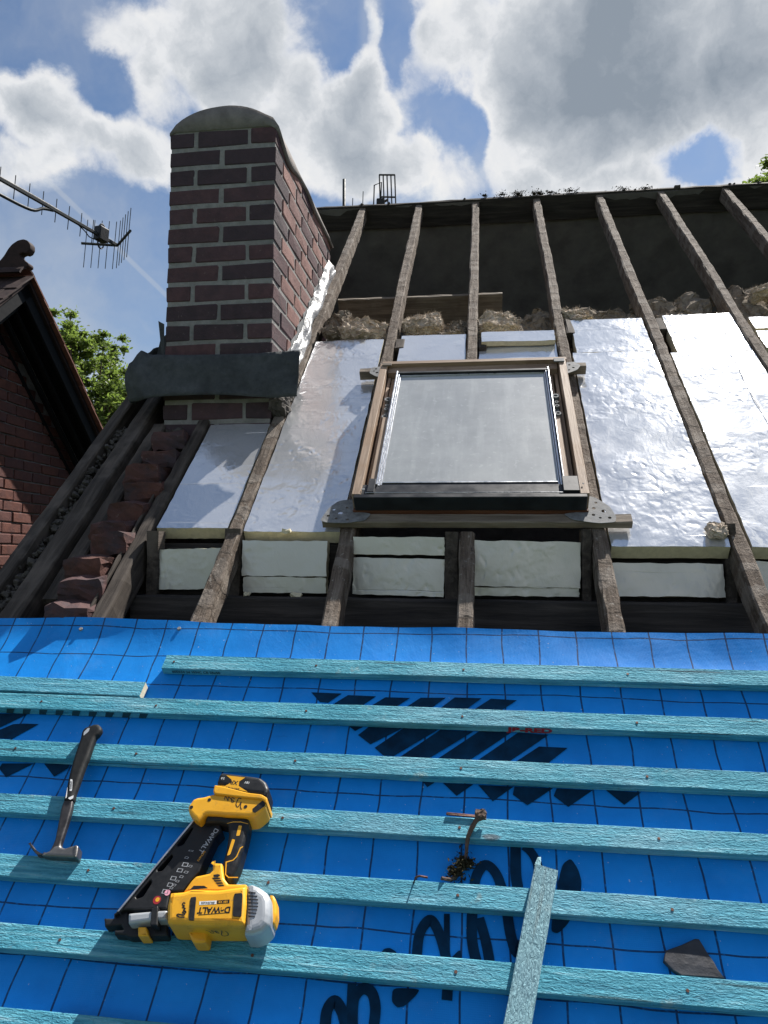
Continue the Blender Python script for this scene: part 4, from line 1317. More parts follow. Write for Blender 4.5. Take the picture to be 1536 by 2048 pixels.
# cement cap: an arched, slumped weathering
nx, ny = 18, 34
vs, fs = [], []
for j in range(ny + 1):
    y = CY0 - .003 + (CY1 - CY0 + .012) * j / ny
    for i in range(nx + 1):
        s = -1 + 2 * i / nx
        x = (CX0 + CX1) / 2 + s * (W_ / 2 + .003 + .012 * (s > .8) + .006 * noise.noise((y * 4, s, 1)) * (abs(s) > .9))
        a = (1 - abs(s) ** 2.9) ** .85
        hh = .108 + .022 * noise.noise((x * 3, y * 3, 2)) - .012 * (j == 0)
        zz = 3.100 + hh * a + .006 * noise.noise((x * 11, y * 9, 0))
        if abs(s) > .99:
            zz = 3.092 - ((.03 + .07 * noise.noise((y * 2.6, 3, s))) * min(1, max(0, (y - CY0) * 6)) if s > 0 else .0) + .006 * noise.noise((y * 14, s, 0))
        vs.append((x, y, zz))
n0 = len(vs)
for (x, y, zz) in list(vs):
    vs.append((x - .012 * (x > CX1 - .02), y, min(zz - .012, 3.098)))
ix = lambda i, j, l=0: l * n0 + j * (nx + 1) + i
for j in range(ny):
    for i in range(nx):
        fs.append((ix(i, j), ix(i + 1, j), ix(i + 1, j + 1), ix(i, j + 1)))
        fs.append((ix(i, j + 1, 1), ix(i + 1, j + 1, 1), ix(i + 1, j, 1), ix(i, j, 1)))
for i in range(nx):
    fs.append((ix(i, 0, 1), ix(i + 1, 0, 1), ix(i + 1, 0), ix(i, 0)))
    fs.append((ix(i, ny), ix(i + 1, ny), ix(i + 1, ny, 1), ix(i, ny, 1)))
for j in range(ny):
    fs.append((ix(0, j), ix(0, j + 1), ix(0, j + 1, 1), ix(0, j, 1)))
    fs.append((ix(nx, j, 1), ix(nx, j + 1, 1), ix(nx, j + 1), ix(nx, j)))
link('cement_cap', me_from('cap', vs, fs, True), 'cap', ch)

# lead apron: a long sheet dressed across the front, its left end rolled round the corner
PATH = [(-1.33, 2.40), (-1.41, 2.33), (-1.45, 2.12), (-1.485, 2.00), (-1.478, 1.955), (-1.44, 1.935), (-1.38, 1.932), (-1.1, 1.934), (-.95, 1.936), (-.85, 1.926), (-.765, 1.915)]
PP = spline_pts(PATH, 7)
rows = 12
vs, fs = [], []
for i, q in enumerate(PP):
    s = i / (len(PP) - 1)
    bag = math.exp(-((s - .42) / .10) ** 2)
    zt = 2.075 + .006 * noise.noise((s * 9, 0, 0)) + bag * .025
    zb = 1.868 + .004 * noise.noise((s * 7, 4, 0)) + .022 * math.exp(-((s - .66) / .12) ** 2)
    if s < .34:
        zb += (.34 - s) * .55
        zt += (.34 - s) * .75
    for j in range(rows):
        t = j / (rows - 1)
        kick = .050 * t + .012 * noise.noise((s * 5, t * 1.5, 3)) * t
        bl_ = bag * .038 * sin(pi * min(1, t * .9 + .1))
        dent = .013 * noise.noise((s * 11, t * 2.2, 1)) + .005 * noise.noise((s * 37, t * 7, 1)) + (.022 * noise.noise((s * 26, t * 5, 8)) if s < .47 else 0)
        x = q.x - bl_ * 1.1 - (kick * .7 if s < .40 else 0)
        y = q.y - (kick + bl_ if s > .36 else kick * .2) + dent
        vs.append((x, y, zt + (zb - zt) * t))
for i in range(len(PP) - 1):
    for j in range(rows - 1):
        a = i * rows + j
        fs.append((a, a + rows, a + rows + 1, a + 1))
me = me_from('apron', vs, fs, True)
lead = link('lead_apron', me, 'lead', ch)
md = lead.modifiers.new('thickness', 'SOLIDIFY')
md.thickness = .0025
# turned-up lead ears at the left corner, soakers on the right face
me = me_from('ear', [(-1.47, 2.05, 2.10), (-1.44, 2.03, 2.185), (-1.408, 2.02, 2.198), (-1.403, 2.03, 2.12), (-1.39, 2.04, 2.095), (-1.462, 2.09, 2.16)], [(0, 1, 2, 3), (0, 3, 4), (0, 1, 5)])
e1 = link('lead_ear', me, 'lead', ch)
me = me_from('ear', [(-1.395, 1.95, 2.07), (-1.415, 1.945, 2.235), (-1.39, 1.952, 2.222), (-1.388, 1.955, 2.07)], [(0, 1, 2, 3)])
e2 = link('lead_ear', me, 'lead', ch)
for e in (e1, e2):
    md = e.modifiers.new('thickness', 'SOLIDIFY'); md.thickness = .003
for i in range(9):
    y0 = 2.02 + i * .112
    zb = y0 * math.tan(TH)
    hgt = .15 + .02 * rc.random()
    me = me_from('soaker', [(-.8995, y0, zb - .01), (-.8995, y0 + .17, zb + .13), (-.8985, y0 + .165, zb + hgt + .10), (-.8985, y0 + .02, zb + hgt + .005)], [(0, 1, 2, 3)])
    sk = link('lead_soaker', me, 'galv', ch)
    md = sk.modifiers.new('thickness', 'SOLIDIFY'); md.thickness = .002

for i, (yy, sz) in enumerate(((1.985, .075), (2.05, .09), (2.13, .08))):
    link('mortar_fillet', me_lump(.062, .11, sz + .03, 70 + i, 6, .014, 25, .003), 'dark_mortar', ch).matrix_basis = Matrix.Translation((-.868, yy, yy * math.tan(TH) + .035)) @ Matrix.Rotation(TH, 4, 'X')

# crumpled clear sheet tucked between the stack and the rafter
n1, n2 = 60, 12
vs, fs = [], []
for i in range(n1 + 1):
    t = i / n1
    y = 2.04 + 1.0 * t
    zr = y * math.tan(TH)
    for j in range(n2 + 1):
        s = j / n2
        bul = .035 * sin(pi * s) * (1 + .9 * noise.noise((y * 6, s * 2, 0)))
        x = -.893 + bul + .010 * noise.noise((y * 16, s * 5, 2))
        zz = zr - .01 + s * (.10 + .05 * noise.noise((y * 4.3, 0, 5)) + .05 * t) + .012 * noise.noise((y * 19, s * 7, 9))
        vs.append((max(x, -.897), y + .02 * noise.noise((y * 8, s * 4, 4)), zz))
for i in range(n1):
    for j in range(n2):
        a = i * (n2 + 1) + j
        fs.append((a, a + n2 + 1, a + n2 + 2, a + 1))
tag(link('plastic_sheet', me_from('sheet', vs, fs, True), 'sheet'), 'crumpled clear plastic sheet tucked along the foot of the chimney side', 'plastic sheet')

# ================================================================== NEIGHBOURING HOUSE
NX = -3.50
AY, AZ_ = 3.88, 3.19           # apex of the wall
nb = thing('neighbour_house', 'neighbouring red brick house with dark overhanging gable and scrolled ridge finial', 'house', Matrix.Translation((0, 0, 0)))
pts = [(AY - 4.2, -5.5), (AY + 4.2, -5.5), (AY + 4.2, AZ_ - 3.78), (AY, AZ_), (AY - 4.2, AZ_ - 3.78)]
WX = NX - .10                   # the wall stands well back under the verge
nw = link('wall', prism_x(pts, -9.5, WX - .012), 'mortar', nb)
rn = random.Random(3)
row = 0
z = .92
cnt = 0
while z < AZ_ - .03:
    half = (AZ_ - z) / .90 - .03
    y = AY - min(half, 1.25) - (0.06 if row % 2 else 0.17) * 0
    y = math.floor(y / .24) * .24 + (.12 if row % 2 else 0)
    while y < AY + min(half, 1.62):
        if y > AY - half and y + .228 < AY + half:
            short = row % 6 == 5
            o = link('brick', brick_me(.10, .228, .072, rn.randrange(5), BRICKS_WALL), None, nw)
            o.matrix_basis = Matrix.Translation((WX - .05 + rn.uniform(-.003, .003), y + .114, z)) @ Matrix.Rotation(rn.uniform(-.008, .008), 4, 'X')
            cnt += 1
        y += .24
    row += 1
    z += .0835
# roof slopes with a verge standing proud of the wall
nroof = link('roof', prism_x([(AY - 4.6, AZ_ + .03 - 4.6 * .90), (AY, AZ_ + .03), (AY + 4.6, AZ_ + .03 - 4.6 * .90), (AY + 4.6, AZ_ + .075 - 4.6 * .90), (AY, AZ_ + .075), (AY - 4.6, AZ_ + .075 - 4.6 * .90)], -9.6, NX + .17), 'dark_clay', nb)
SA = math.atan(.90)
for sgn in (1, -1):
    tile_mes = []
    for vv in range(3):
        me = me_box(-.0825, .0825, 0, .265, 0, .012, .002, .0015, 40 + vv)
        me.materials.append(MAT['clay' if sgn > 0 else 'dark_clay'])  # near slope takes the dimmed copy of the clay
        tile_mes.append(me)
    for r in range(24):
        for c in range(3):
            d = .06 + r * .098
            base_ = Vector((NX + .125 - c * .168 - (.084 if r % 2 else 0), AY + sgn * (d + .2) * cos(SA), AZ_ + .088 - (d + .2) * sin(SA)))
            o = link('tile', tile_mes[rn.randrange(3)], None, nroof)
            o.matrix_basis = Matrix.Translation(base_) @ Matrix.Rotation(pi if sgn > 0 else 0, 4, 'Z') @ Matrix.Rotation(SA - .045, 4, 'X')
    # bargeboard and boarded soffit
    L_ = 4.4
    me = me_box(-.012, .012, 0, L_, -.10, -.0, .003)
    bb = link('bargeboard', me, 'black_paint', nb)
    bb.matrix_basis = Matrix.Translation((NX + .135, AY, AZ_ + .03)) @ Matrix.Rotation(pi if sgn < 0 else 0, 4, 'Z') @ Matrix.Rotation(-SA, 4, 'X')
    for i in range(4):
        w0 = .018 + i * .03
        me = me_box(-.02 - .012, .02 - .012, 0, L_, -.12 - .045 * i - .03, -.12 - .045 * i, .006, .002, i)
        cb = link('corbel_course', me, 'black_paint', nb)
        cb.matrix_basis = Matrix.Translation((NX + .06 - .08 * i, AY, AZ_ + .03)) @ Matrix.Rotation(pi if sgn < 0 else 0, 4, 'Z') @ Matrix.Rotation(-SA, 4, 'X')
    me = me_box(-.20, .20, 0, L_, -.03, -.012, 0)
    sf = link('soffit', me, 'black_paint', nb)
    sf.matrix_basis = Matrix.Translation((NX - .08, AY, AZ_ + .03)) @ Matrix.Rotation(pi if sgn < 0 else 0, 4, 'Z') @ Matrix.Rotation(-SA, 4, 'X')
# ridge tiles and scroll finial
for i in range(9):
    x0 = NX + .165 - i * .31 - .305
    vs, fs = [], []
    for k in range(9):
        a = pi * (.12 + .76 * k / 8)
        for rr in (.115, .10):
            for xx in (x0, x0 + .30):
                vs.append((xx, AY + rr * cos(a), AZ_ + .035 + rr * sin(a)))
    for k in range(8):
        a = k * 4
        fs += [(a, a + 1, a + 5, a + 4), (a + 3, a + 2, a + 6, a + 7), (a + 1, a + 3, a + 7, a + 5), (a + 2, a, a + 4, a + 6)]
    link('ridge_tile', me_from('ridge', vs, fs), 'dark_clay', nb)
prof = [(-.30, .0), (.02, .0), (.02, .035), (-.02, .06), (-.05, .085), (-.055, .105), (-.03, .115), (-.012, .108), (.012, .118), (.028, .145), (.026, .18), (.004, .208), (-.03, .22), (-.075, .212), (-.12, .185), (-.15, .15), (-.18, .10), (-.22, .055), (-.30, .035)]
me = me_curve([round_poly(prof, .3, 3)], -.035, .035, .008, 2)
me.transform(Matrix.Translation((NX + .16, AY, AZ_ + .135)) @ Matrix.Rotation(pi / 2, 4, 'X'))
link('scroll_finial', me, 'dark_clay', nb)

# ================================================================== AERIALS
def rod(a, b, r, sides=6):
    return me_tube([a, b], r, sides)


def yagi(name, label, A, B, dirs, up, refl, parent_mast):
    t = thing(name, label, 'aerial', Matrix.Translation(A))
    A = Vector(A); B = Vector(B)
    d = (B - A)
    L = d.length
    d.normalize()
    side = d.cross(Vector(up)).normalized()
    upn = Vector(up).normalized()
    loc = lambda p: Vector(p) - A
    bo = link('boom', me_box(-.0095, .0095, 0, L, -.0095, .0095, .0015), 'aerial', t)
    bo.matrix_basis = Matrix((side, d, side.cross(d))).transposed().to_4x4()
    for (s, h) in dirs:
        p = d * (L * s)
        link('director', rod(p - upn * h / 2, p + upn * h / 2, .0028), 'aerial', t)
    return t, d, side, upn, L


A_, B_ = (-2.793, 2.053, 3.293), (-2.391, 3.40, 3.253)
dirs = [(.10 + .068 * i, .128 + .002 * i) for i in range(12)]
aer, d, side, upn, L = yagi('tv_aerial', 'long rooftop television aerial with V reflector, reaching in from the left', A_, B_, dirs, (0.06, 0, 1), True, None)
tip = d * L
for arm in (Vector((-.22, -.06, 0)), Vector((.19, -.20, 0))):
    # the two reflector arms fold back either side of the boom end
    link('reflector_arm', rod(tip, tip + arm, .0085), 'aerial', aer)
    for k in range(5):
        p = tip + arm * ((k + .4) / 5)
        link('reflector_rod', rod(p - upn * .16, p + upn * .16, .0026), 'aerial', aer)
bx = d * (L * .90)
jb = link('junction_box', me_box(-.028, .028, -.038, .038, -.045, .045, .006, 0, 0, 2), 'black_plastic', aer)
jb.matrix_basis = Matrix.Translation(bx + upn * .012) @ Matrix((side, d, side.cross(d))).transposed().to_4x4()
for s in (1, -1):
    lp = [bx + upn * s * .04 + (d * cos(t * pi / 6) * .026 + upn * (sin(t * pi / 6) * .04) * s) for t in range(7)]
    link('dipole_loop', me_tube(lp, .005, 6), 'black_plastic', aer)
cr = spline_pts([d * .05 - upn * .085, d * (L * .35) - upn * .085, d * (L * .52) - upn * .075, d * (L * .58) - upn * .03, d * (L * .63) - upn * .008], 5)
link('cradle_arm', me_tube(cr, .0095, 8), 'aerial', aer)
cab = spline_pts([bx - upn * .03, bx - d * .09 - upn * .045, bx - d * .15 - upn * .02, d * (L * .66) + upn * .012, d * (L * .3) + upn * .013, d * .1 + upn * .013], 5)
link('cable', me_tube(cab, .0035, 6), 'black_plastic', aer)
MB_ = Vector((-2.82, 2.00, 0.9)) - Vector(A_)
link('mast', rod(MB_, MB_ + Vector((0, 0, 2.55)), .019, 10), 'galv', aer)
for hz in (.12, .5):
    link('mast_bracket', me_box(-.93, .03, -.018, .018, -.018, .018, .002), 'galv', aer).matrix_basis = Matrix.Translation(MB_ + Vector((0, 0, hz)))

# small aerial standing behind the ridge
py = RY + .35
sm = thing('ridge_aerial', 'small grid reflector aerial and pole standing just behind the roof ridge', 'aerial', Matrix.Translation((-1.0, py, RZ - .35)))
O_ = Vector((-1.0, py, RZ - .35))
S_ = 1.066
link('pole', me_tube([Vector((-1.075, py, RZ - .35)) - O_, Vector((-1.08, py, RZ + .40)) - O_], .0125, 10), 'aerial', sm)
p0 = Vector((-1.075, py, RZ + .055)); p1 = Vector((-.72, py - .10, RZ + .165))
link('boom', me_tube([p0 - O_, p1 - O_], .010, 8), 'aerial', sm)
link('boom', me_tube([p0 - O_, (p0 - (p1 - p0) * .6) - O_], .009, 8), 'aerial', sm)
for s, h in ((-.50, .10), (-.30, .13), (.18, .16), (.42, .17), (.68, .17)):
    q = p0 + (p1 - p0) * s
    link('director', rod(q - O_ + Vector((0, 0, -.07)), q - O_ + Vector((.005, 0, h)), .0032), 'aerial', sm)
gr = []
gx = Vector((.125, -.05, -.035)); gz = Vector((-.012, 0, .30))
g0_ = p1 + Vector((-.055, 0, -.10)) - O_
for i in range(5):
    q = g0_ + gx * (i / 4)
    gr.append(me_tube([q, q + gz], .0052, 6))
for tz in (0, .42, 1):
    gr.append(me_tube([g0_ + gz * tz, g0_ + gz * tz + gx], .007, 6))
for g_ in gr:
    link('grid_bar', g_, 'aerial', sm)
q = g0_ + Vector((-.055, 0, .05))
lp = [q, q + Vector((0.004, 0, .17)), q + Vector((.06, 0, .19)), q + Vector((.055, 0, .02))]
link('dipole_loop', me_tube(lp, .0048, 6), 'aerial', sm)
jb = link('junction_box', me_box(-.03, .03, -.03, .03, -.03, .03, .008, 0, 0, 2), 'black_plastic', sm)
jb.matrix_basis = Matrix.Translation(p1 - (p1 - p0) * .16 - O_)

# moss and weeds on the ridge
def leaf_cloud(centres, n, size, seed, spread=1.0):
    rnd = random.Random(seed)
    vs, fs = [], []
    for _ in range(n):
        c, r = rnd.choice(centres)
        d_ = Vector((rnd.gauss(0, 1), rnd.gauss(0, 1), rnd.gauss(0, 1)))
        d_.normalize()
        rr = min(2.2, abs(rnd.gauss(0, .75)) + .1)
        p_ = Vector(c) + Vector((d_.x * r[0], d_.y * r[1], d_.z * r[2])) * rr * spread
        a = Vector((rnd.gauss(0, 1), rnd.gauss(0, 1), rnd.gauss(0, .6))).normalized()
        b = a.orthogonal().normalized()
        b.rotate(Matrix.Rotation(rnd.uniform(0, 6.28), 3, a))
        s = size * rnd.uniform(.6, 1.4)
        a = a * s; b = b * s * .42
        k = len(vs)
        vs += [p_ - a, p_ - a * .2 + b, p_ + a, p_ - a * .2 - b]
        fs.append((k, k + 1, k + 2, k + 3))
    return vs, fs


rm_ = random.Random(17)
cl = []
for i in range(12):
    u = rm_.choice([rm_.uniform(-.9, 2.4), rm_.gauss(.45, .12), rm_.gauss(.25, .1), rm_.gauss(1.05, .12)])
    cl.append(((u, RY + rm_.uniform(-.01, .03), RZ + .025), (rm_.uniform(.02, .06), .02, rm_.uniform(.008, .022))))
vs, fs = leaf_cloud(cl, 1500, .007, 5)
o = link('ridge_moss', me_from('moss', vs, fs), 'moss')
tag(o, 'dark moss and small weeds growing along the bare ridge', 'moss')
o['kind'] = 'stuff'
lum_ = []
for i in range(34):
    u = rm_.uniform(-1.0, 2.8)
    s = rm_.uniform(.005, .012)
    b = me_box(-s * 1.6, s * 1.6, -s, s, -s * .7, s * .7, s * .4, s * .3, i)
    b.transform(Matrix.Translation((u, RY + rm_.uniform(-.02, .03), RZ + .006)) @ Matrix.Rotation(rm_.uniform(0, 3), 4, 'Z'))
    lum_.append(b)
o = world_part('ridge_rubble', me_join(lum_), 'dark_mortar')
o['kind'] = 'stuff'

# ================================================================== TREES
def tree(label, base, top, limbs, clusters, n, size, seed, mat, group='trees beyond the roofs'):
    t = thing('tree', label, 'tree', Matrix.Translation(base), group)
    B0 = Vector(base)
    link('trunk', me_tube([Vector((0, 0, 0)), (Vector(top) - B0) * .5 + Vector((.1, 0, 0)), Vector(top) - B0], .22, 9, .05), 'bark', t)
    for c, r in clusters[::5]:
        e = Vector(c) - B0
        s_ = (Vector(top) - B0) * random.Random(int(c[2] * 100)).uniform(.35, .8)
        link('limb', me_tube([s_, (s_ + e) / 2 + Vector((0, 0, .15)), e], .07, 6, .012), 'bark', t)
    vs, fs = leaf_cloud([((Vector(c) - B0), r) for c, r in clusters], n, size, seed)
    link('crown', me_from('crown', vs, fs), mat, t)
    return t


rt = random.Random(23)
cl = []
for (x, y, z_, r) in ((-8.4, 12.0, 3.2, .8), (-7.6, 12.1, 3.4, .75), (-7.05, 12.0, 3.5, .6), (-7.9, 11.8, 4.15, .55), (-7.45, 12.1, 4.3, .5), (-8.2, 12.2, 2.2, .9), (-7.2, 12.0, 2.3, .8), (-6.75, 12.2, 3.75, .45), (-6.6, 12.1, 3.0, .6), (-6.95, 12.0, 3.55, .5), (-6.6, 12.0, 3.35, .4), (-8.3, 12.0, 4.2, .5), (-7.2, 12.0, 2.9, .7), (-7.85, 12.0, 4.75, .35), (-7.4, 11.9, 4.75, .28)):
    z_ += .5
    for _ in range(22):
        cl.append(((x + rt.gauss(0, r * .62), y + rt.gauss(0, .5), z_ + rt.gauss(0, r * .55)), (r * .30, r * .3, r * .20)))
for (x, z_, r) in ((-7.82, 5.85, .13), (-7.78, 5.55, .15), (-7.95, 5.35, .12), (-7.65, 5.25, .14), (-8.12, 5.42, .12), (-7.75, 5.05, .18), (-7.5, 5.05, .14), (-7.3, 4.85, .12)):
    cl.append(((x, 11.9, z_), (r, r, r * .9)))
tree('leafy green tree behind the neighbouring gable', (-7.7, 12.1, -5.5), (-7.75, 12.0, 4.6), 6, cl, 60000, .042, 9, 'leaf')
cl = []
for (x, z_, r) in ((5.0, 8.3, .28), (5.35, 8.32, .26), (5.1, 7.9, .4), (5.6, 8.0, .5), (5.9, 8.25, .3)):
    for _ in range(5):
        cl.append(((x + rt.gauss(0, r * .4), 13.3 + rt.gauss(0, .4), z_ + rt.gauss(0, r * .35)), (r * .4, r * .4, r * .35)))
tree('dark tree top just showing over the ridge at the right edge', (5.3, 13.4, -5.5), (5.3, 13.3, 8.0), 4, cl, 5000, .05, 19, 'leaf2')

# ================================================================== TOOLS AND LOOSE THINGS
# ---- nail gun, lying on its side on two battens
GO = TR['gun_origin']
gun = thing('nail_gun', 'yellow and black cordless nail gun lying on the battens', 'nail gun', on_roof(GO[0], GO[1], 0))


def gp(name, key, w0, w1, mat, bev=.004, r=.18, parent=gun, holes=None, res=2, label=None):
    loops = [round_poly(TR['gun_' + key], r, 3)] if r else [TR['gun_' + key]]
    for h_ in holes or []:
        loops.append(round_poly(TR['gun_' + h_], .2, 2))
    me = me_curve(loops, w0, w1, bev, res)
    if bev:
        me.polygons.foreach_set('use_smooth', [False] * len(me.polygons))
    return link(name, me, mat, parent)


def gflat(name, key, w, mat, parent, r=0):
    pts_ = round_poly(TR['gun_' + key], r, 3) if r else TR['gun_' + key]
    me = me_curve([pts_], 0, 0)
    me.transform(Matrix.Translation((0, 0, w)))
    return link(name, me, mat, parent)


body = gp('motor_housing', 'body', .031, .1185, 'yellow', .011, .12, res=3)
upper = gp('trigger_guard', 'upper', .040, .1005, 'yellow', .006, .12)
cap_ = gp('end_cap', 'cap', .034, .1125, 'grey_plastic', .016, .2, res=4)
gp('end_button', 'button', .045, .086, 'yellow', .007, .2)
batt = gp('battery', 'battery', .034, .1005, 'black_plastic', .009, .2, res=3)
gp('battery_band', 'battery_band', .032, .1025, 'yellow', .003, .2)
foot = gp('foot_housing', 'foot', .033, .0985, 'yellow', .008, .2, res=3)
grip = gp('handle', 'handle', .038, .0888, 'black_plastic', .011, .2, res=3)
mag = gp('magazine', 'magazine', .031, .0708, 'black_plastic', .003, .06, holes=['slot0', 'slot1', 'slot2'])
gp('magazine_rail', 'rail', .060, .0755, 'alu', .001, 0)
gp('barrel', 'barrel', .045, .0855, 'grey_plastic', .006, .15)
gp('barrel_clamp', 'clamp', .043, .0885, 'black_plastic', .002, .1)
gp('nose', 'nose_block', .031, .0605, 'black_plastic', .004, .1)
gp('depth_wheel', 'wheel', .036, .0755, 'yellow', .004, .15)
gp('lug', 'lug', .030, .075, 'yellow', .006, .2, body)
gp('side_window', 'window_left', .117, .1198, 'black_plastic', .0006, .15, body)
gp('side_window', 'window_right', .117, .1198, 'black_plastic', .0006, .15, body)
for i in range(8):
    gp('cooling_slot', 'grille%d' % i, .111, .1136, 'dark_steel', 0, 0, cap_)
for i in range(4):
    gp('cooling_slot', 'vent%d' % i, .0985, .1009, 'black_plastic', 0, 0, upper)
gp('cooling_slot', 'hole_guard', .0985, .1009, 'black_plastic', 0, .2, upper)
gp('foot_inset', 'foot_inset', .096, .0989, 'black_plastic', .0004, .1, foot)
for k_, wz, pr in (('screw1', .0987, foot), ('screw2', .0987, foot), ('screw3', .0987, foot)):
    x, y = TR['gun_' + k_][0]
    link('screw', me_curve([[(x + .004 * cos(t * pi / 6), y + .004 * sin(t * pi / 6)) for t in range(12)]], wz - .002, wz + .0004, 0), 'black_plastic', pr)
gflat('print', 'stripe_white', .1188, 'white', body)
gflat('print', 'stripe_black', .1188, 'marker', body)
gflat('print', 'label_line', .1188, 'marker', body)
gflat('print', 'tri', .1188, 'marker', body)
gflat('grip_inlay', 'grip_panel', .0891, 'yellow', grip, .15)
gflat('grip_inlay', 'grip_panel2', .0891, 'yellow', grip, .15)
gflat('grip_inlay', 'grip_line', .0891, 'yellow', grip)
gflat('grip_inlay', 'grip_line2', .0891, 'yellow', grip)
gflat('print', 'batt_label', .1008, 'yellow', batt)
for i in range(13):
    pts_ = TR['gun_icon%d' % i]
    c = (sum(p[0] for p in pts_) / 4, sum(p[1] for p in pts_) / 4)
    inn = [(c[0] + (p[0] - c[0]) * .72, c[1] + (p[1] - c[1]) * .72) for p in pts_]
    me = me_curve([pts_, inn], 0, 0)
    me.transform(Matrix.Translation((0, 0, .0711)))
    link('print', me, 'grey_plastic', mag)
x, y = TR['gun_sticker_red'][0]
link('sticker', me_disc(x, y, .0711, .0085), 'red_ink', mag)
link('sticker', me_disc(x + .001, y + .001, .0713, .0045), 'yellow', mag)
x, y = TR['gun_sticker_pink'][0]
link('sticker', me_disc(x, y, .0711, .0062), 'pink', mag)


def gtext(txt, p, size, ang, w, mat, parent, bold=0.0):
    me = me_text(txt, size, bold)
    me.transform(Matrix.Translation((p[0], p[1], w)) @ Matrix.Rotation(ang, 4, 'Z'))
    return link('lettering', me, mat, parent)


bxp = TR['gun_text_dewalt_box']
cx_, cy_ = sum(p[0] for p in bxp) / 4, sum(p[1] for p in bxp) / 4
ang = atan2(bxp[3][1] - bxp[0][1], bxp[3][0] - bxp[0][0])
gtext('DeWALT', (cx_, cy_), .0165, ang, .1189, 'marker', body, .0005)
sp_ = TR['gun_stripe_black']
gtext('18V XR', (sum(p[0] for p in sp_) / 4, sum(p[1] for p in sp_) / 4), .0062, ang, .1191, 'yellow', body, .0001)
sp_ = TR['gun_stripe_white']
gtext('BRUSHLESS', (sum(p[0] for p in sp_) / 4, sum(p[1] for p in sp_) / 4), .0056, ang, .1191, 'marker', body, .0001)
a_, b_ = TR['gun_text_mag']
gtext('DeWALT', ((a_[0] + b_[0]) / 2, (a_[1] + b_[1]) / 2), .015, atan2(b_[1] - a_[1], b_[0] - a_[0]), .0711, 'grey_plastic', mag, .0002)
dl = Vector((b_[0] - a_[0], b_[1] - a_[1])).normalized()
gtext('DCN692', ((a_[0] + b_[0]) / 2 + dl.x * .035 - dl.y * .008, (a_[1] + b_[1]) / 2 + dl.y * .035 + dl.x * .008), .0065, atan2(dl.y, dl.x), .0711, 'yellow', mag)
bl_ = TR['gun_batt_label']
gtext('XR', ((bl_[0][0] + bl_[1][0]) / 2, bl_[2][1] - .003), .014, pi - .1, .1011, 'black_plastic', batt, .0003)
gtext('DeWALT', ((bl_[0][0] + bl_[1][0]) / 2, bl_[4][1] + .006), .0085, pi - .1, .1012, 'black_plastic', batt, .0002)
gtext('18V', (bl_[1][0] + .008, bl_[1][1] - .012), .008, pi - .1, .1008, 'white', batt, .0001)
gtext('5.0', (bl_[0][0] - .006, bl_[0][1] - .008), .007, pi - .1, .1008, 'white', batt, .0001)
for key, wz, wd, pr in (('dan1', .1189, .0024, body), ('dan3', .0989, .0020, foot), ('dan3b', .0989, .0019, foot)):
    a, b = stroke_poly(TR['gun_' + key], wd, 3)
    link('handwriting', me_from('pen', [(x, y, wz) for x, y, _ in a], b), 'marker', pr)
# the scribble on the lower flank of the housing
ymin = min(p[1] for p in TR['gun_body'])
for key in ('dan2', 'dan2b'):
    pts_ = [(p[0], .076 + (p[1] + .118) * 1.6) for p in TR['gun_' + key]]
    a, b = stroke_poly(pts_, .0022, 3)
    me = me_from('pen', [(x, ymin + .004 + (x - .0) * -.0 - .0052, min(.104, max(.045, y))) for x, y, _ in a], b)
    link('handwriting', me, 'marker', body)

# ---- claw hammer
HO = TR['ham_origin']
ham = thing('hammer', 'claw hammer with a long black rubber grip resting across the battens', 'hammer', on_roof(HO[0], HO[1], 0))


def hp(name, key, w0, w1, mat, bev, r=.25, parent=ham, res=3):
    me = me_curve([round_poly(TR['ham_' + key], r, 3)], w0, w1, bev, res)
    return link(name, me, mat, parent)


hg = hp('grip', 'grip', .030, .053, 'rubber', .0085)
hp('neck', 'neck', .033, .0495, 'dark_steel', .005)
hd = hp('head', 'head', .026, .052, 'steel', .006)
hp('claw', 'claw', .030, .046, 'dark_steel', .004)
hp('striking_face', 'face', .024, .0545, 'steel', .004, .2)
for k_, mt in (('badge', 'white'), ('white1', 'white'), ('white2', 'white'), ('tab', 'grey_plastic')):
    me = me_curve([round_poly(TR['ham_' + k_], .2, 2)], 0, 0)
    me.transform(Matrix.Translation((0, 0, .0533)))
    link('print', me, mt, hg)
bd = TR['ham_badge']
me = me_text('STANLEY', .0055, .0002)
me.transform(Matrix.Translation((sum(p[0] for p in bd) / 4, sum(p[1] for p in bd) / 4, .0535)) @ Matrix.Rotation(atan2(bd[1][1] - bd[2][1], bd[1][0] - bd[2][0]), 4, 'Z'))
link('lettering', me, 'marker', hg)

# ---- broken batten offcut laid across the two lowest runs
rr_ = -math.atan2(.075, .31)
oc = tag(link('batten_offcut', me_beam(-.50, -.006, -.052, -.004, 0, .024, 0, 12, .0006, .0015, 95), 'pale_batten', None, on_roof(.104, .778, .030, rr_ + pi / 2)),
         'pale blue batten offcut with a split end, laid across the lowest battens', 'batten')
vs = [(.004, -.008, 0), (.016, -.008, 0), (.016, -.008, .024), (.004, -.008, .024), (.005, .014, .004), (.010, .008, .006), (.013, .018, .012), (.007, .010, .022), (.0155, .002, .022)]
vs = [(b_, -a_, c_) for a_, b_, c_ in vs]
link('split_end', me_from('split', vs, [(0, 1, 6, 5), (0, 5, 4), (0, 4, 7, 3), (3, 7, 8, 2), (1, 2, 8, 6), (5, 6, 8, 7, 4)]), 'pale_batten', oc)

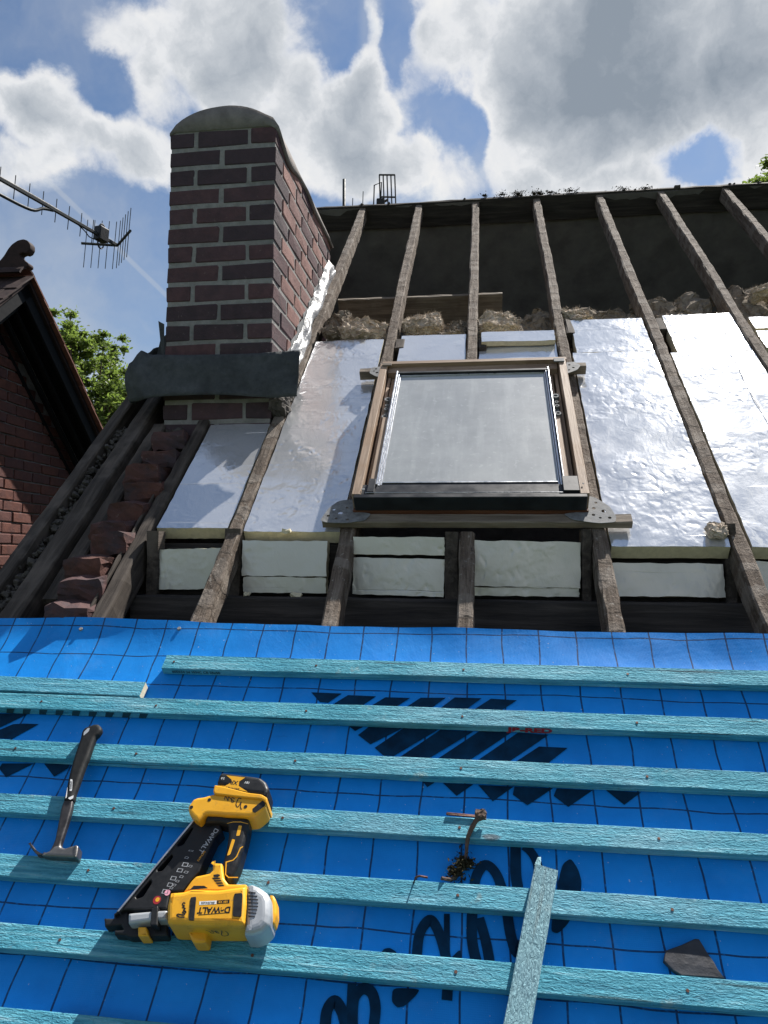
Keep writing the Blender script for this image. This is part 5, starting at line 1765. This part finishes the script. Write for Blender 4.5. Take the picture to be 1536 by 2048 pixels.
# ---- slate shard
sh_pts = TR['slate']
sc0 = (sum(p[0] for p in sh_pts) / len(sh_pts), sum(p[1] for p in sh_pts) / len(sh_pts))
me = me_curve([[(x - sc0[0], y - sc0[1]) for x, y in sh_pts]], 0, .011, .002, 1)
for v in me.vertices:
    v.co.z += .0012 * noise.noise((v.co.x * 60, v.co.y * 60, 0))
tag(link('slate_shard', me, 'slate', None, on_roof(sc0[0], sc0[1], .0045)), 'broken dark slate shard on the blue membrane at the lower right', 'slate')

# ---- mossy twig, bent nails, sliver, foam crumbs
tw = thing('twig', 'dead twig with a tuft of dry moss hanging over a batten', 'twig', on_roof(0, 0, 0))
tp = spline_pts([(-.004, .882, .048), (-.014, .868, .042), (-.026, .850, .036), (-.034, .832, .033), (-.036, .818, .020), (-.040, .790, .012), (-.050, .765, .012), (-.068, .744, .020), (-.088, .738, .033)], 4)
link('stem', me_tube(tp, .0055, 7, .0035, 3), 'bark', tw)
vs, fs = leaf_cloud([((-.046, .782, .014), (.016, .020, .010)), ((-.060, .760, .016), (.014, .014, .010)), ((-.03, .785, .012), (.012, .008, .008))], 900, .0045, 31)
link('moss_tuft', me_from('tuft', vs, fs), 'moss', tw)
link('bud', me_lump(.022, .018, .016, 7, 5, .004, 60, .001), 'bark', tw).matrix_basis = Matrix.Translation((-.006, .878, .046))
nl = tag(link('bent_nail', me_tube([(0, 0, 0), (.004, .004, .014), (.012, .006, .018), (.030, .004, .018)], .0022, 7), 'rust', None, on_roof(-.146, .727, BT1)), 'rusty bent nail sticking out of the batten left of the twig', 'nail')
tag(link('wood_sliver', me_box(-.055, .012, -.003, .003, 0, .004, .001, .001, 3), 'rust', None, on_roof(-.028, .8815, BT1 + .001, -.03)), 'thin brown wood sliver lying along a batten by the twig', 'sliver')
for i, (u, v, w, s, lb) in enumerate(((-.675, 1.905, .0, .020, 'crumpled foam crumb on the lower edge of the long foil board'), (-.80, 1.735, -.134, .012, 'white foam crumb beside the rafter below the long board'), (-.625, 1.735, -.132, .017, 'foam crumb lying on the sole plate under the long board'))):
    tag(link('foam_crumb', me_lump(s * 1.7, s * 1.0, s * .7, 40 + i, 1, s * .45, 30, s * .2), 'foam', None, on_roof(u, v, w)), lb, 'foam crumb', 'foam crumbs around the boards')
tag(link('wool_scrap', me_lump(.05, .06, .03, 55, 8, .014, 40, .002), 'wool', None, on_roof(.742, 1.90, .012)), 'small dark scrap hanging on the rafter right of the bright board', 'scrap')
